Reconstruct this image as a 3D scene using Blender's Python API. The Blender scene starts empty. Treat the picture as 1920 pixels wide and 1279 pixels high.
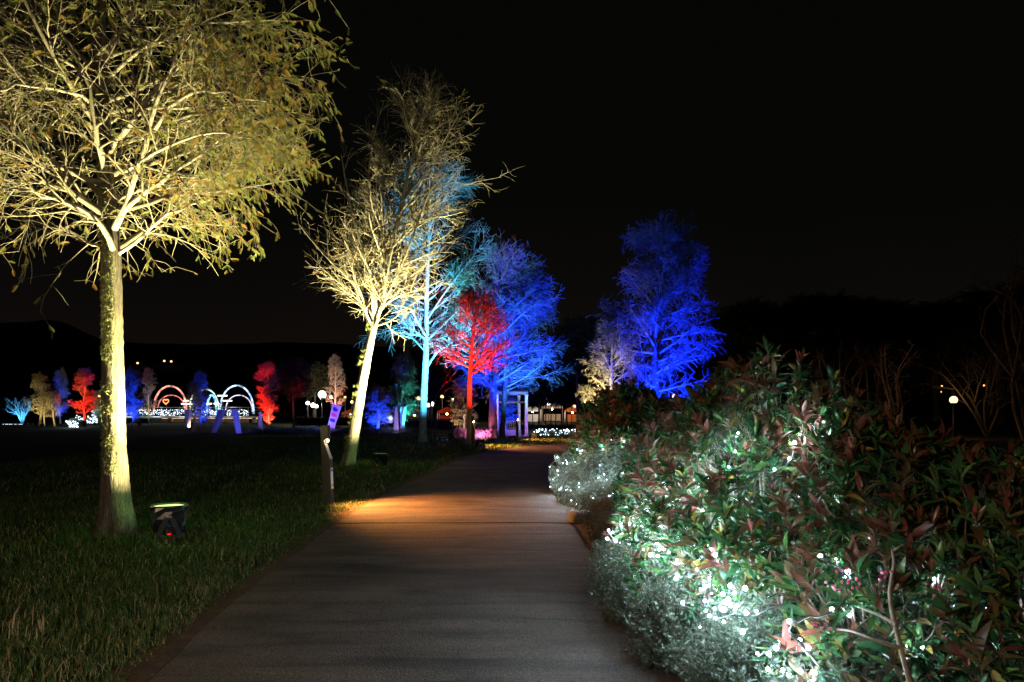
import bpy, math, random
import numpy as np
from mathutils import Matrix, Vector

# ------------------------------------------------------------------ camera, sky, exposure
sc = bpy.context.scene
COL = sc.collection
F, H0, EYE = 1400.0, 768.0, 1.4          # focal length in photo pixels, horizon row, eye height


def gd(py):
    return EYE * F / (py - H0)


def gx(px, d):
    return (px - 960.0) * d / F


def gz(py, d):
    return EYE + (H0 - py) * d / F


cam_data = bpy.data.cameras.new("camera")
cam_data.sensor_width = 36.0
cam_data.lens = F / 1920.0 * 36.0
cam_data.shift_y = (H0 - 639.5) / 1920.0
cam_data.clip_start = 0.05
cam_data.clip_end = 3000.0
cam = bpy.data.objects.new("camera", cam_data)
cam.location = (0, 0, EYE)
cam.rotation_euler = (math.pi / 2, 0, 0)
COL.objects.link(cam)
sc.camera = cam

world = bpy.data.worlds.new("World")
sc.world = world
world.use_nodes = True
wn = world.node_tree
wn.nodes.clear()
w_out = wn.nodes.new("ShaderNodeOutputWorld")
w_bg = wn.nodes.new("ShaderNodeBackground")
w_bg.inputs["Strength"].default_value = 1.0
w_tc = wn.nodes.new("ShaderNodeTexCoord")
w_sep = wn.nodes.new("ShaderNodeSeparateXYZ")
w_ramp = wn.nodes.new("ShaderNodeValToRGB")
w_noise = wn.nodes.new("ShaderNodeTexNoise")
w_noise.inputs["Scale"].default_value = 2.2
w_noise.inputs["Detail"].default_value = 4.0
w_add = wn.nodes.new("ShaderNodeMath")
w_add.operation = "MULTIPLY_ADD"
w_add.inputs[1].default_value = 0.22
el = w_ramp.color_ramp.elements
el[0].position = 0.0
el[0].color = (0.0060, 0.0044, 0.0036, 1)
el[1].position = 1.0
el[1].color = (0.0013, 0.0016, 0.0012, 1)
e = el.new(0.14)
e.color = (0.0050, 0.0036, 0.0030, 1)
e = el.new(0.36)
e.color = (0.0018, 0.0019, 0.0015, 1)
wn.links.new(w_tc.outputs["Generated"], w_sep.inputs[0])
wn.links.new(w_tc.outputs["Generated"], w_noise.inputs["Vector"])
wn.links.new(w_noise.outputs["Fac"], w_add.inputs[0])
wn.links.new(w_sep.outputs["Z"], w_add.inputs[2])
wn.links.new(w_add.outputs[0], w_ramp.inputs["Fac"])
wn.links.new(w_ramp.outputs["Color"], w_bg.inputs["Color"])
wn.links.new(w_bg.outputs[0], w_out.inputs["Surface"])

sc.view_settings.view_transform = "Standard"
sc.view_settings.look = "None"
sc.view_settings.exposure = 0.0
sc.view_settings.gamma = 1.0
sc.view_settings.use_curve_mapping = False
sc.render.engine = "CYCLES"
cy = sc.cycles
cy.use_denoising = True
cy.denoiser = "OPENIMAGEDENOISE"
cy.denoising_input_passes = "RGB_ALBEDO_NORMAL"
cy.denoising_prefilter = "NONE"
cy.use_adaptive_sampling = False
cy.use_light_tree = True
cy.max_bounces = 5
cy.diffuse_bounces = 2
cy.glossy_bounces = 2
cy.transmission_bounces = 3
cy.transparent_max_bounces = 4
cy.sample_clamp_indirect = 3.0
cy.sample_clamp_direct = 60.0
cy.caustics_reflective = False
cy.caustics_refractive = False
sc.render.use_persistent_data = False

# ------------------------------------------------------------------ geometry helpers


def nrm(v):
    return v / np.maximum(np.linalg.norm(v, axis=-1, keepdims=True), 1e-9)


def perp(v):
    """two unit vectors perpendicular to every row of v"""
    ref = np.zeros_like(v)
    flat = np.abs(v[..., 2]) > 0.8
    ref[..., 0] = flat
    ref[..., 2] = ~flat
    u = nrm(np.cross(ref, v))
    return u, np.cross(v, u)


class Geo:
    def __init__(s):
        s.V, s.F, s.M, s.T, s.n = [], [], [], [], 0

    def add(s, V, F, tint=0.5, mat=0):
        V = np.asarray(V, float).reshape(-1, 3)
        s.V.append(V)
        Fs = F if isinstance(F, list) else [F]
        for f in Fs:
            f = np.asarray(f, np.int64)
            if f.size == 0:
                continue
            s.F.append(f + s.n)
            m = np.full(len(f), mat, np.int32) if np.isscalar(mat) else np.asarray(mat, np.int32)
            s.M.append(m)
        s.T.append(np.full(len(V), tint, float) if np.isscalar(tint) else np.asarray(tint, float))
        s.n += len(V)
        return s

    def mesh(s, name, mats, smooth=True, origin=(0, 0, 0)):
        me = bpy.data.meshes.new(name)
        V = np.concatenate(s.V) - np.asarray(origin, float)
        loops = np.concatenate([f.ravel() for f in s.F])
        tot = np.concatenate([np.full(len(f), f.shape[1], np.int32) for f in s.F])
        start = np.concatenate([[0], np.cumsum(tot)[:-1]]).astype(np.int32)
        me.vertices.add(len(V))
        me.vertices.foreach_set("co", V.astype(np.float32).ravel())
        me.loops.add(len(loops))
        me.loops.foreach_set("vertex_index", loops.astype(np.int32))
        me.polygons.add(len(tot))
        me.polygons.foreach_set("loop_start", start)
        me.polygons.foreach_set("loop_total", tot)
        me.polygons.foreach_set("material_index", np.concatenate(s.M))
        me.polygons.foreach_set("use_smooth", np.full(len(tot), smooth))
        a = me.attributes.new("tint", "FLOAT", "POINT")
        a.data.foreach_set("value", np.concatenate(s.T).astype(np.float32))
        for m in mats if isinstance(mats, (list, tuple)) else [mats]:
            me.materials.append(m)
        me.update(calc_edges=True)
        me.validate()
        return me

    def build(s, name, mats, parent=None, smooth=True, loc=(0, 0, 0)):
        """one mesh object; vertices are in the parent's frame"""
        o = bpy.data.objects.new(name, s.mesh(name, mats, smooth))
        COL.objects.link(o)
        o.location = loc
        if parent is not None:
            o.parent = parent
        return o


def tag(o, label=None, cat=None, group=None, kind=None):
    if label:
        o["label"] = label
    if cat:
        o["category"] = cat
    if group:
        o["group"] = group
    if kind:
        o["kind"] = kind
    return o


def thing(name, label, cat, loc=(0, 0, 0), rz=0.0, group=None):
    o = bpy.data.objects.new(name, None)
    o.empty_display_size = 0.1
    COL.objects.link(o)
    o.location = loc
    o.rotation_euler = (0, 0, rz)
    return tag(o, label, cat, group)


KIDS = {}


def copy_tree(o, parent=None):
    c = o.copy()
    COL.objects.link(c)
    c.parent = parent
    if parent is not None:
        c.matrix_parent_inverse = o.matrix_parent_inverse
    for ch in list(o.children):
        if ch.type != "LIGHT":
            copy_tree(ch, c)
    return c


def tubes(geo, P, R, sides=6, tint=0.5, mat=0, cap=False):
    """P (N,n,3) poly-lines, R (N,n) radii -> tubes"""
    P = np.asarray(P, float)
    R = np.asarray(R, float)
    if P.ndim == 2:
        P, R = P[None], R[None]
    N, n, _ = P.shape
    T = np.empty_like(P)
    T[:, 1:-1] = P[:, 2:] - P[:, :-2]
    T[:, 0] = P[:, 1] - P[:, 0]
    T[:, -1] = P[:, -1] - P[:, -2]
    T = nrm(T)
    mt = nrm(T.mean(axis=1))
    ref = np.zeros((N, 3))
    ax = np.argmin(np.abs(mt), axis=1)
    ref[np.arange(N), ax] = 1
    U = nrm(np.cross(np.broadcast_to(ref[:, None], T.shape), T))
    W = np.cross(T, U)
    a = np.arange(sides) * 2 * math.pi / sides
    ring = P[:, :, None] + R[:, :, None, None] * (np.cos(a)[None, None, :, None] * U[:, :, None] + np.sin(a)[None, None, :, None] * W[:, :, None])
    V = ring.reshape(-1, 3)
    i = np.arange(n - 1)[:, None]
    j = np.arange(sides)[None]
    q = np.stack([i * sides + j, i * sides + (j + 1) % sides, (i + 1) * sides + (j + 1) % sides, (i + 1) * sides + j], -1).reshape(-1, 4)
    Fq = (q[None] + (np.arange(N) * n * sides)[:, None, None]).reshape(-1, 4)
    Fs = [Fq]
    if cap:
        b = (np.arange(N) * n * sides)[:, None]
        Fs.append(b + np.arange(sides)[::-1][None])
        Fs.append(b + (n - 1) * sides + np.arange(sides)[None])
    t = tint if np.isscalar(tint) else np.repeat(np.asarray(tint), n * sides)
    for k, f in enumerate(Fs):
        if k == 0:
            geo.add(V, f, t, mat)
        else:
            geo.F.append(f + geo.n - len(V))
            geo.M.append(np.full(len(f), mat, np.int32))
    return geo


def scatter(geo, TV, TF, pos, ax, up, scale, tint=0.5, mat=0):
    """copies of a template (x = along, z = up) merged into geo"""
    TV = np.asarray(TV, float)
    pos = np.asarray(pos, float)
    N = len(pos)
    if N == 0:
        return geo
    X = nrm(ax)
    Y = nrm(np.cross(up, X))
    Z = np.cross(X, Y)
    s = np.broadcast_to(np.asarray(scale, float), (N,))
    V = pos[:, None] + s[:, None, None] * (TV[None, :, 0:1] * X[:, None] + TV[None, :, 1:2] * Y[:, None] + TV[None, :, 2:3] * Z[:, None])
    Fs = []
    ms = []
    for f in TF if isinstance(TF, list) else [TF]:
        f = np.asarray(f)
        Fs.append((f[None] + (np.arange(N) * len(TV))[:, None, None]).reshape(-1, f.shape[1]))
    m = mat
    t = tint if np.isscalar(tint) else np.repeat(np.asarray(tint), len(TV))
    V = V.reshape(-1, 3)
    geo.V.append(V)
    geo.T.append(np.full(len(V), t, float) if np.isscalar(t) else t)
    for f in Fs:
        geo.F.append(f + geo.n)
        k = len(f) // N
        geo.M.append(np.full(len(f), m, np.int32) if np.isscalar(m) else np.repeat(np.asarray(m, np.int32), k))
    geo.n += len(V)
    return geo


def box(geo, c, s, rz=0.0, mat=0, tint=0.5, bev=0.0):
    """box centred on c; with bev the vertical edges and top are chamfered"""
    hx, hy, hz = s[0] / 2, s[1] / 2, s[2] / 2
    b = min(bev, hx * 0.9, hy * 0.9, hz * 0.9)
    if b <= 0:
        V = np.array([[x, y, z] for z in (-hz, hz) for x, y in ((-hx, -hy), (hx, -hy), (hx, hy), (-hx, hy))])
        Fq = [[0, 3, 2, 1], [4, 5, 6, 7], [0, 1, 5, 4], [1, 2, 6, 5], [2, 3, 7, 6], [3, 0, 4, 7]]
        Fs = [np.array(Fq)]
    else:
        rings = []
        for z, k in ((-hz, b), (-hz + b, 0), (hz - b, 0), (hz, b)):
            x0, y0 = hx - k, hy - k
            rings.append([[-x0 + b, -y0, z], [x0 - b, -y0, z], [x0, -y0 + b, z], [x0, y0 - b, z], [x0 - b, y0, z], [-x0 + b, y0, z], [-x0, y0 - b, z], [-x0, -y0 + b, z]])
        V = np.array(rings).reshape(-1, 3)
        q = [[i * 8 + j, i * 8 + (j + 1) % 8, (i + 1) * 8 + (j + 1) % 8, (i + 1) * 8 + j] for i in range(3) for j in range(8)]
        Fs = [np.array(q), np.array([[7, 6, 5, 4, 3, 2, 1, 0], list(range(24, 32))])]
    ca, sa = math.cos(rz), math.sin(rz)
    V = np.stack([V[:, 0] * ca - V[:, 1] * sa, V[:, 0] * sa + V[:, 1] * ca, V[:, 2]], -1) + np.asarray(c, float)
    return geo.add(V, Fs, tint, mat)


def prism(geo, pts, y0, y1, mat=0):
    """profile in x-z extruded along y"""
    pts = np.asarray(pts, float)
    n = len(pts)
    V = np.concatenate([np.stack([pts[:, 0], np.full(n, y), pts[:, 1]], -1) for y in (y0, y1)])
    q = np.array([[i, (i + 1) % n, n + (i + 1) % n, n + i] for i in range(n)])
    return geo.add(V, [q, np.array([list(range(n))[::-1]]), np.array([list(range(n, 2 * n))])], 0.5, mat)


def ball(geo, c, r, u=10, v=6, mat=0, squash=1.0):
    c = np.asarray(c, float)
    V = [[0, 0, -1]]
    for i in range(1, v):
        th = -math.pi / 2 + math.pi * i / v
        for j in range(u):
            a = 2 * math.pi * j / u
            V.append([math.cos(th) * math.cos(a), math.cos(th) * math.sin(a), math.sin(th)])
    V.append([0, 0, 1])
    V = np.array(V) * r
    V[:, 2] *= squash
    T = [[0, 1 + (j + 1) % u, 1 + j] for j in range(u)]
    Q = [[1 + i * u + j, 1 + i * u + (j + 1) % u, 1 + (i + 1) * u + (j + 1) % u, 1 + (i + 1) * u + j] for i in range(v - 2) for j in range(u)]
    L = len(V) - 1
    b = 1 + (v - 2) * u
    T += [[L, b + j, b + (j + 1) % u] for j in range(u)]
    Fs = [np.array(T)] + ([np.array(Q)] if Q else [])
    return geo.add(V + c, Fs, 0.5, mat)


def bez(pts, n):
    """smooth Catmull-Rom curve through control points"""
    P = np.asarray(pts, float)
    k = len(P)
    if k == 2:
        t = np.linspace(0, 1, n)[:, None]
        return P[0] * (1 - t) + P[1] * t
    E = np.concatenate([[2 * P[0] - P[1]], P, [2 * P[-1] - P[-2]]])
    out = []
    for t in np.linspace(0, k - 1 - 1e-6, n):
        i = int(t)
        u = t - i
        a, b, c, d = E[i:i + 4]
        out.append(0.5 * (2 * b + (c - a) * u + (2 * a - 5 * b + 4 * c - d) * u * u + (3 * b - a - 3 * c + d) * u ** 3))
    return np.array(out)


def vnoise(p, seed=0):
    """cheap smooth pseudo noise in -1..1"""
    r = np.random.RandomState(seed)
    out = 0
    for k in range(6):
        w = r.normal(size=p.shape[-1]) * (1.0 + 0.35 * k)
        out = out + np.sin(p @ w + r.uniform(0, 6.28)) / (1 + 0.25 * k)
    return out / 3.2


# ------------------------------------------------------------------ materials
def new_mat(name):
    m = bpy.data.materials.new(name)
    m.use_nodes = True
    nt = m.node_tree
    b = nt.nodes["Principled BSDF"]
    return m, nt, b


def plain(name, c, rough=0.6, metal=0.0, spec=0.5):
    m, nt, b = new_mat(name)
    tc = nt.nodes.new("ShaderNodeTexCoord")
    no = nt.nodes.new("ShaderNodeTexNoise")
    no.inputs["Scale"].default_value = 14
    no.inputs["Detail"].default_value = 5
    mx = nt.nodes.new("ShaderNodeMix")
    mx.data_type = "RGBA"
    mx.inputs[6].default_value = (*[x * 0.7 for x in c], 1)
    mx.inputs[7].default_value = (*[min(1, x * 1.25) for x in c], 1)
    nt.links.new(tc.outputs["Object"], no.inputs["Vector"])
    nt.links.new(no.outputs["Fac"], mx.inputs[0])
    nt.links.new(mx.outputs[2], b.inputs["Base Color"])
    b.inputs["Roughness"].default_value = rough
    b.inputs["Metallic"].default_value = metal
    b.inputs["Specular IOR Level"].default_value = spec
    return m


def emit(name, c, s):
    m = bpy.data.materials.new(name)
    m.use_nodes = True
    nt = m.node_tree
    nt.nodes.clear()
    o = nt.nodes.new("ShaderNodeOutputMaterial")
    em = nt.nodes.new("ShaderNodeEmission")
    em.inputs["Color"].default_value = (*c, 1)
    em.inputs["Strength"].default_value = s
    nt.links.new(em.outputs[0], o.inputs["Surface"])
    return m


def globe_mat(name, c, s, k=.9):
    m = emit(name, c, s)
    nt = m.node_tree
    tr = nt.nodes.new("ShaderNodeBsdfTransparent")
    tr.inputs["Color"].default_value = (k, k, k, 1)
    ad = nt.nodes.new("ShaderNodeAddShader")
    em = [n for n in nt.nodes if n.type == "EMISSION"][0]
    out = [n for n in nt.nodes if n.type == "OUTPUT_MATERIAL"][0]
    nt.links.new(em.outputs[0], ad.inputs[0])
    nt.links.new(tr.outputs[0], ad.inputs[1])
    nt.links.new(ad.outputs[0], out.inputs["Surface"])
    m.cycles.emission_sampling = "NONE"
    return m


def glow(parent, loc, color, watt, radius):
    L_ = bpy.data.lights.new("glow", "POINT")
    L_.energy = watt
    L_.color = color
    L_.shadow_soft_size = radius
    lo = bpy.data.objects.new("glow", L_)
    COL.objects.link(lo)
    lo.parent = parent
    lo.location = loc
    return lo


def noisy(name, stops, scale=4.0, rough=0.9, bump=0.3, stretch=(1, 1, 1), dist=0.02, fine=60.0, spec=0.3, distort=0.0):
    """colour from layered noise through a ramp, plus bump"""
    m, nt, b = new_mat(name)
    tc = nt.nodes.new("ShaderNodeTexCoord")
    mp = nt.nodes.new("ShaderNodeMapping")
    mp.inputs["Scale"].default_value = stretch
    n1 = nt.nodes.new("ShaderNodeTexNoise")
    n1.inputs["Scale"].default_value = scale
    n1.inputs["Detail"].default_value = 8
    n1.inputs["Roughness"].default_value = 0.65
    n1.inputs["Distortion"].default_value = distort
    n2 = nt.nodes.new("ShaderNodeTexNoise")
    n2.inputs["Scale"].default_value = fine
    n2.inputs["Detail"].default_value = 4
    ad = nt.nodes.new("ShaderNodeMix")
    ad.data_type = "FLOAT"
    ad.inputs[0].default_value = 0.4
    rp = nt.nodes.new("ShaderNodeValToRGB")
    els = rp.color_ramp.elements
    while len(els) < len(stops):
        els.new(0.5)
    for q, (p, c) in zip(els, stops):
        q.position = p
        q.color = (*c, 1)
    bp = nt.nodes.new("ShaderNodeBump")
    bp.inputs["Strength"].default_value = bump
    bp.inputs["Distance"].default_value = dist
    nt.links.new(tc.outputs["Object"], mp.inputs["Vector"])
    nt.links.new(mp.outputs[0], n1.inputs["Vector"])
    nt.links.new(mp.outputs[0], n2.inputs["Vector"])
    nt.links.new(n1.outputs["Fac"], ad.inputs[2])
    nt.links.new(n2.outputs["Fac"], ad.inputs[3])
    nt.links.new(ad.outputs[0], rp.inputs["Fac"])
    nt.links.new(rp.outputs["Color"], b.inputs["Base Color"])
    nt.links.new(ad.outputs[0], bp.inputs["Height"])
    nt.links.new(bp.outputs[0], b.inputs["Normal"])
    b.inputs["Roughness"].default_value = rough
    b.inputs["Specular IOR Level"].default_value = spec
    return m


def leafy(name, stops, rough=0.45, trans=0.3, spec=0.4):
    """colour of each leaf from the tint attribute, with light passing through"""
    m, nt, b = new_mat(name)
    at = nt.nodes.new("ShaderNodeAttribute")
    at.attribute_name = "tint"
    rp = nt.nodes.new("ShaderNodeValToRGB")
    els = rp.color_ramp.elements
    while len(els) < len(stops):
        els.new(0.5)
    for q, (p, c) in zip(els, stops):
        q.position = p
        q.color = (*c, 1)
    nt.links.new(at.outputs["Fac"], rp.inputs["Fac"])
    nt.links.new(rp.outputs["Color"], b.inputs["Base Color"])
    b.inputs["Roughness"].default_value = rough
    b.inputs["Specular IOR Level"].default_value = spec
    if trans > 0:
        tr = nt.nodes.new("ShaderNodeBsdfTranslucent")
        mx = nt.nodes.new("ShaderNodeMixShader")
        mx.inputs[0].default_value = trans
        nt.links.new(rp.outputs["Color"], tr.inputs["Color"])
        nt.links.new(b.outputs[0], mx.inputs[1])
        nt.links.new(tr.outputs[0], mx.inputs[2])
        nt.links.new(mx.outputs[0], nt.nodes["Material Output"].inputs["Surface"])
    return m


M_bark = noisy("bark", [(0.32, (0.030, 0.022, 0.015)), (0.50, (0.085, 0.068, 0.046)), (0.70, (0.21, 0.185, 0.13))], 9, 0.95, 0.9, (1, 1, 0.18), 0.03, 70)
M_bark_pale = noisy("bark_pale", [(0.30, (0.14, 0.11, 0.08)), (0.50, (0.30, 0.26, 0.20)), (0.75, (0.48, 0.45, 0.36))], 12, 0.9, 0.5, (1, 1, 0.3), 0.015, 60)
M_limb = noisy("limb_bark", [(0.3, (0.12, 0.095, 0.068)), (0.7, (0.30, 0.26, 0.19))], 18, 0.85, 0.3, (1, 1, 1), 0.01, 50)
M_twig_old = noisy("twig_fine", [(0.3, (0.07, 0.055, 0.035)), (0.7, (0.18, 0.15, 0.095))], 10, 0.85, 0.0)
M_twig = noisy("twig_bark", [(0.3, (0.15, 0.115, 0.075)), (0.7, (0.30, 0.25, 0.17))], 10, 0.85, 0.0)
M_moss = leafy("moss_tufts", [(0.0, (0.06, 0.075, 0.02)), (0.5, (0.15, 0.16, 0.05)), (1.0, (0.30, 0.28, 0.13))], 0.8, 0.2, 0.2)
M_cyp = leafy("cypress_leaves", [(0.0, (0.08, 0.11, 0.028)), (0.45, (0.17, 0.175, 0.044)), (0.75, (0.24, 0.15, 0.038)), (1.0, (0.28, 0.115, 0.03))], 0.6, 0.42, 0.25)
M_cyp_grey = leafy("cypress_leaves_far", [(0.0, (0.10, 0.10, 0.07)), (1.0, (0.22, 0.17, 0.11))], 0.7, 0.35, 0.2)
M_dark_leaf = leafy("dark_tree_leaves", [(0.0, (0.02, 0.03, 0.012)), (1.0, (0.05, 0.06, 0.025))], 0.7, 0.2, 0.2)
M_fine = leafy("fine_leaves", [(0.0, (0.026, 0.046, 0.026)), (0.6, (0.062, 0.088, 0.055)), (1.0, (0.14, 0.155, 0.12))], 0.5, 0.3, 0.35)
M_fine_brown = leafy("brown_fine_leaves", [(0.0, (0.02, 0.018, 0.01)), (1.0, (0.075, 0.06, 0.03))], 0.7, 0.2, 0.2)
M_grass = leafy("grass_blades", [(0.0, (0.022, 0.062, 0.012)), (0.45, (0.055, 0.120, 0.022)), (0.72, (0.16, 0.145, 0.055)), (1.0, (0.40, 0.30, 0.18))], 0.6, 0.25, 0.25)
M_lawn = noisy("lawn_soil", [(0.3, (0.010, 0.012, 0.005)), (0.6, (0.026, 0.032, 0.012)), (0.8, (0.05, 0.042, 0.022))], 3.0, 1.0, 0.6, (1, 1, 1), 0.03, 30, 0.1)
M_soil = noisy("bare_soil", [(0.25, (0.022, 0.013, 0.008)), (0.55, (0.075, 0.045, 0.026)), (0.8, (0.16, 0.095, 0.055))], 5, 1.0, 0.8, (1, 1, 1), 0.02, 60, 0.15)
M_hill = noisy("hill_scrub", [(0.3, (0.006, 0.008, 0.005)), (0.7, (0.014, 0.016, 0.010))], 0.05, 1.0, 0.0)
M_stone = noisy("stone", [(0.25, (0.05, 0.045, 0.036)), (0.6, (0.13, 0.115, 0.09)), (0.8, (0.2, 0.18, 0.15))], 9, 0.95, 0.7, (1, 1, 1), 0.02, 50)
M_black = plain("black_plastic", (0.022, 0.024, 0.026), 0.35)
M_tarp = plain("dark_plastic_sheet", (0.018, 0.021, 0.024), 0.22, 0.0, 0.7)
M_steel = plain("grey_metal", (0.30, 0.30, 0.30), 0.4, 0.7)
M_bollard = noisy("bronze_paint", [(0.3, (0.022, 0.017, 0.014)), (0.7, (0.048, 0.038, 0.031))], 25, 0.5, 0.08, (1, 1, 0.3), 0.004, 80, 0.4)
M_cable = plain("cable_rubber", (0.012, 0.018, 0.015), 0.35)
M_white = plain("white_paint", (0.72, 0.71, 0.68), 0.6)
M_concrete = noisy("pale_concrete", [(0.3, (0.34, 0.32, 0.30)), (0.7, (0.5, 0.48, 0.45))], 6, 0.9, 0.2)
M_wood_red = plain("painted_timber", (0.34, 0.22, 0.20), 0.6)
M_roof = noisy("roof_tiles", [(0.3, (0.22, 0.20, 0.19)), (0.7, (0.36, 0.34, 0.32))], 8, 0.7, 0.3, (1, 6, 1))
M_cloth = plain("banner_cloth", (0.50, 0.40, 0.55), 0.85)
M_print_blue = plain("banner_blue_print", (0.03, 0.06, 0.40), 0.85)
M_print_pink = plain("banner_pink_print", (0.75, 0.06, 0.28), 0.85)
M_tent = plain("tent_canvas", (0.75, 0.73, 0.70), 0.8)
M_orange_cloth = plain("orange_canvas", (0.75, 0.20, 0.04), 0.8)
M_red_cloth = plain("red_canvas", (0.6, 0.06, 0.04), 0.8)
M_berry = plain("pink_berries", (0.55, 0.05, 0.16), 0.35)
M_pinkfl = leafy("pale_flowers", [(0.0, (0.20, 0.13, 0.14)), (1.0, (0.62, 0.50, 0.52))], 0.7, 0.3)
M_sticker = plain("sticker_white", (0.75, 0.75, 0.72), 0.5)
M_sticker_b = plain("sticker_blue", (0.05, 0.12, 0.45), 0.5)
M_sticker_y = plain("sticker_yellow", (0.65, 0.45, 0.06), 0.5)
LEAF = [
    leafy("leaf_green", [(0.0, (0.014, 0.052, 0.022)), (0.6, (0.034, 0.105, 0.036)), (1.0, (0.080, 0.145, 0.034))], 0.25, 0.22, 0.5),
    leafy("leaf_bronze", [(0.0, (0.060, 0.045, 0.018)), (1.0, (0.12, 0.075, 0.026))], 0.30, 0.30, 0.5),
    leafy("leaf_red", [(0.0, (0.085, 0.030, 0.018)), (0.6, (0.135, 0.044, 0.026)), (1.0, (0.20, 0.052, 0.045))], 0.32, 0.30, 0.5),
    leafy("leaf_yellow", [(0.0, (0.20, 0.17, 0.03)), (1.0, (0.36, 0.27, 0.05))], 0.35, 0.35, 0.4),
]

# path: brown-grey concrete with darker streaks across and fine grit
M_path, nt, b = new_mat("path_concrete")
tc = nt.nodes.new("ShaderNodeTexCoord")
mp = nt.nodes.new("ShaderNodeMapping")
mp.inputs["Scale"].default_value = (0.35, 1.6, 1)
na = nt.nodes.new("ShaderNodeTexNoise"); na.inputs["Scale"].default_value = 3.0; na.inputs["Detail"].default_value = 7; na.inputs["Distortion"].default_value = 0.6
nb = nt.nodes.new("ShaderNodeTexNoise"); nb.inputs["Scale"].default_value = 95; nb.inputs["Detail"].default_value = 3
nc = nt.nodes.new("ShaderNodeTexNoise"); nc.inputs["Scale"].default_value = 0.7; nc.inputs["Detail"].default_value = 5
vo = nt.nodes.new("ShaderNodeTexVoronoi"); vo.inputs["Scale"].default_value = 260
r1 = nt.nodes.new("ShaderNodeValToRGB")
r1.color_ramp.elements[0].position = 0.36; r1.color_ramp.elements[0].color = (0.024, 0.0180, 0.0150, 1)
r1.color_ramp.elements[1].position = 0.64; r1.color_ramp.elements[1].color = (0.100, 0.075, 0.058, 1)
r2 = nt.nodes.new("ShaderNodeValToRGB")
r2.color_ramp.elements[0].position = 0.35; r2.color_ramp.elements[0].color = (0.35, 0.35, 0.35, 1)
r2.color_ramp.elements[1].position = 0.62; r2.color_ramp.elements[1].color = (1.6, 1.55, 1.45, 1)
ml = nt.nodes.new("ShaderNodeMix"); ml.data_type = "RGBA"; ml.blend_type = "MULTIPLY"; ml.inputs[0].default_value = 0.8
m2 = nt.nodes.new("ShaderNodeMix"); m2.data_type = "FLOAT"; m2.inputs[0].default_value = 0.45
bp = nt.nodes.new("ShaderNodeBump"); bp.inputs["Strength"].default_value = 0.9; bp.inputs["Distance"].default_value = 0.012
for n in (nb, nc, vo):
    nt.links.new(tc.outputs["Object"], n.inputs["Vector"])
nt.links.new(tc.outputs["Object"], mp.inputs["Vector"])
nt.links.new(mp.outputs[0], na.inputs["Vector"])
nt.links.new(na.outputs["Fac"], m2.inputs[2])
nt.links.new(nc.outputs["Fac"], m2.inputs[3])
nt.links.new(m2.outputs[0], r1.inputs["Fac"])
nt.links.new(nb.outputs["Fac"], r2.inputs["Fac"])
nt.links.new(r1.outputs["Color"], ml.inputs[6])
nt.links.new(r2.outputs["Color"], ml.inputs[7])
nt.links.new(ml.outputs[2], b.inputs["Base Color"])
nt.links.new(nb.outputs["Fac"], bp.inputs["Height"])
nt.links.new(bp.outputs[0], b.inputs["Normal"])
b.inputs["Roughness"].default_value = 0.85
b.inputs["Specular IOR Level"].default_value = 0.25

# ------------------------------------------------------------------ ground, path, hills
rs = np.random.RandomState(7)
tag(Geo().add([[-900, -60, 0], [900, -60, 0], [900, 900, 0], [-900, 900, 0]], [np.array([[0, 1, 2, 3]])]).build("lawn", M_lawn), "dark mown park lawn reaching back to the illuminated trees", None, None, "structure")

PATH_C = bez([(0.35, -9, 0), (-0.10, 0, 0), (-0.42, 3.8, 0), (-0.60, 6, 0), (-0.70, 9.8, 0), (-0.50, 14, 0), (0.15, 21.5, 0), (1.5, 26.5, 0), (4.2, 30.2, 0), (9, 32.5, 0), (17, 33.5, 0), (30, 34, 0)], 260)
PATH_W = 1.42


def path_frame():
    T = np.gradient(PATH_C, axis=0)
    T[:, 2] = 0
    T = nrm(T)
    return T, np.stack([-T[:, 1], T[:, 0], np.zeros(len(T))], -1)      # left normal


PT, PN = path_frame()


def path_side(p):
    """signed distance to the path centre line (+ = left of it), for points (N,2)"""
    out = np.empty(len(p))
    for k in range(0, len(p), 20000):
        q = p[k:k + 20000]
        d2 = ((q[:, None] - PATH_C[None, :, :2]) ** 2).sum(-1)
        i = d2.argmin(1)
        v = q - PATH_C[i, :2]
        s = (v * PN[i, :2]).sum(1)
        out[k:k + 20000] = np.sign(s) * np.sqrt(d2[np.arange(len(q)), i])
    return out


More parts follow.
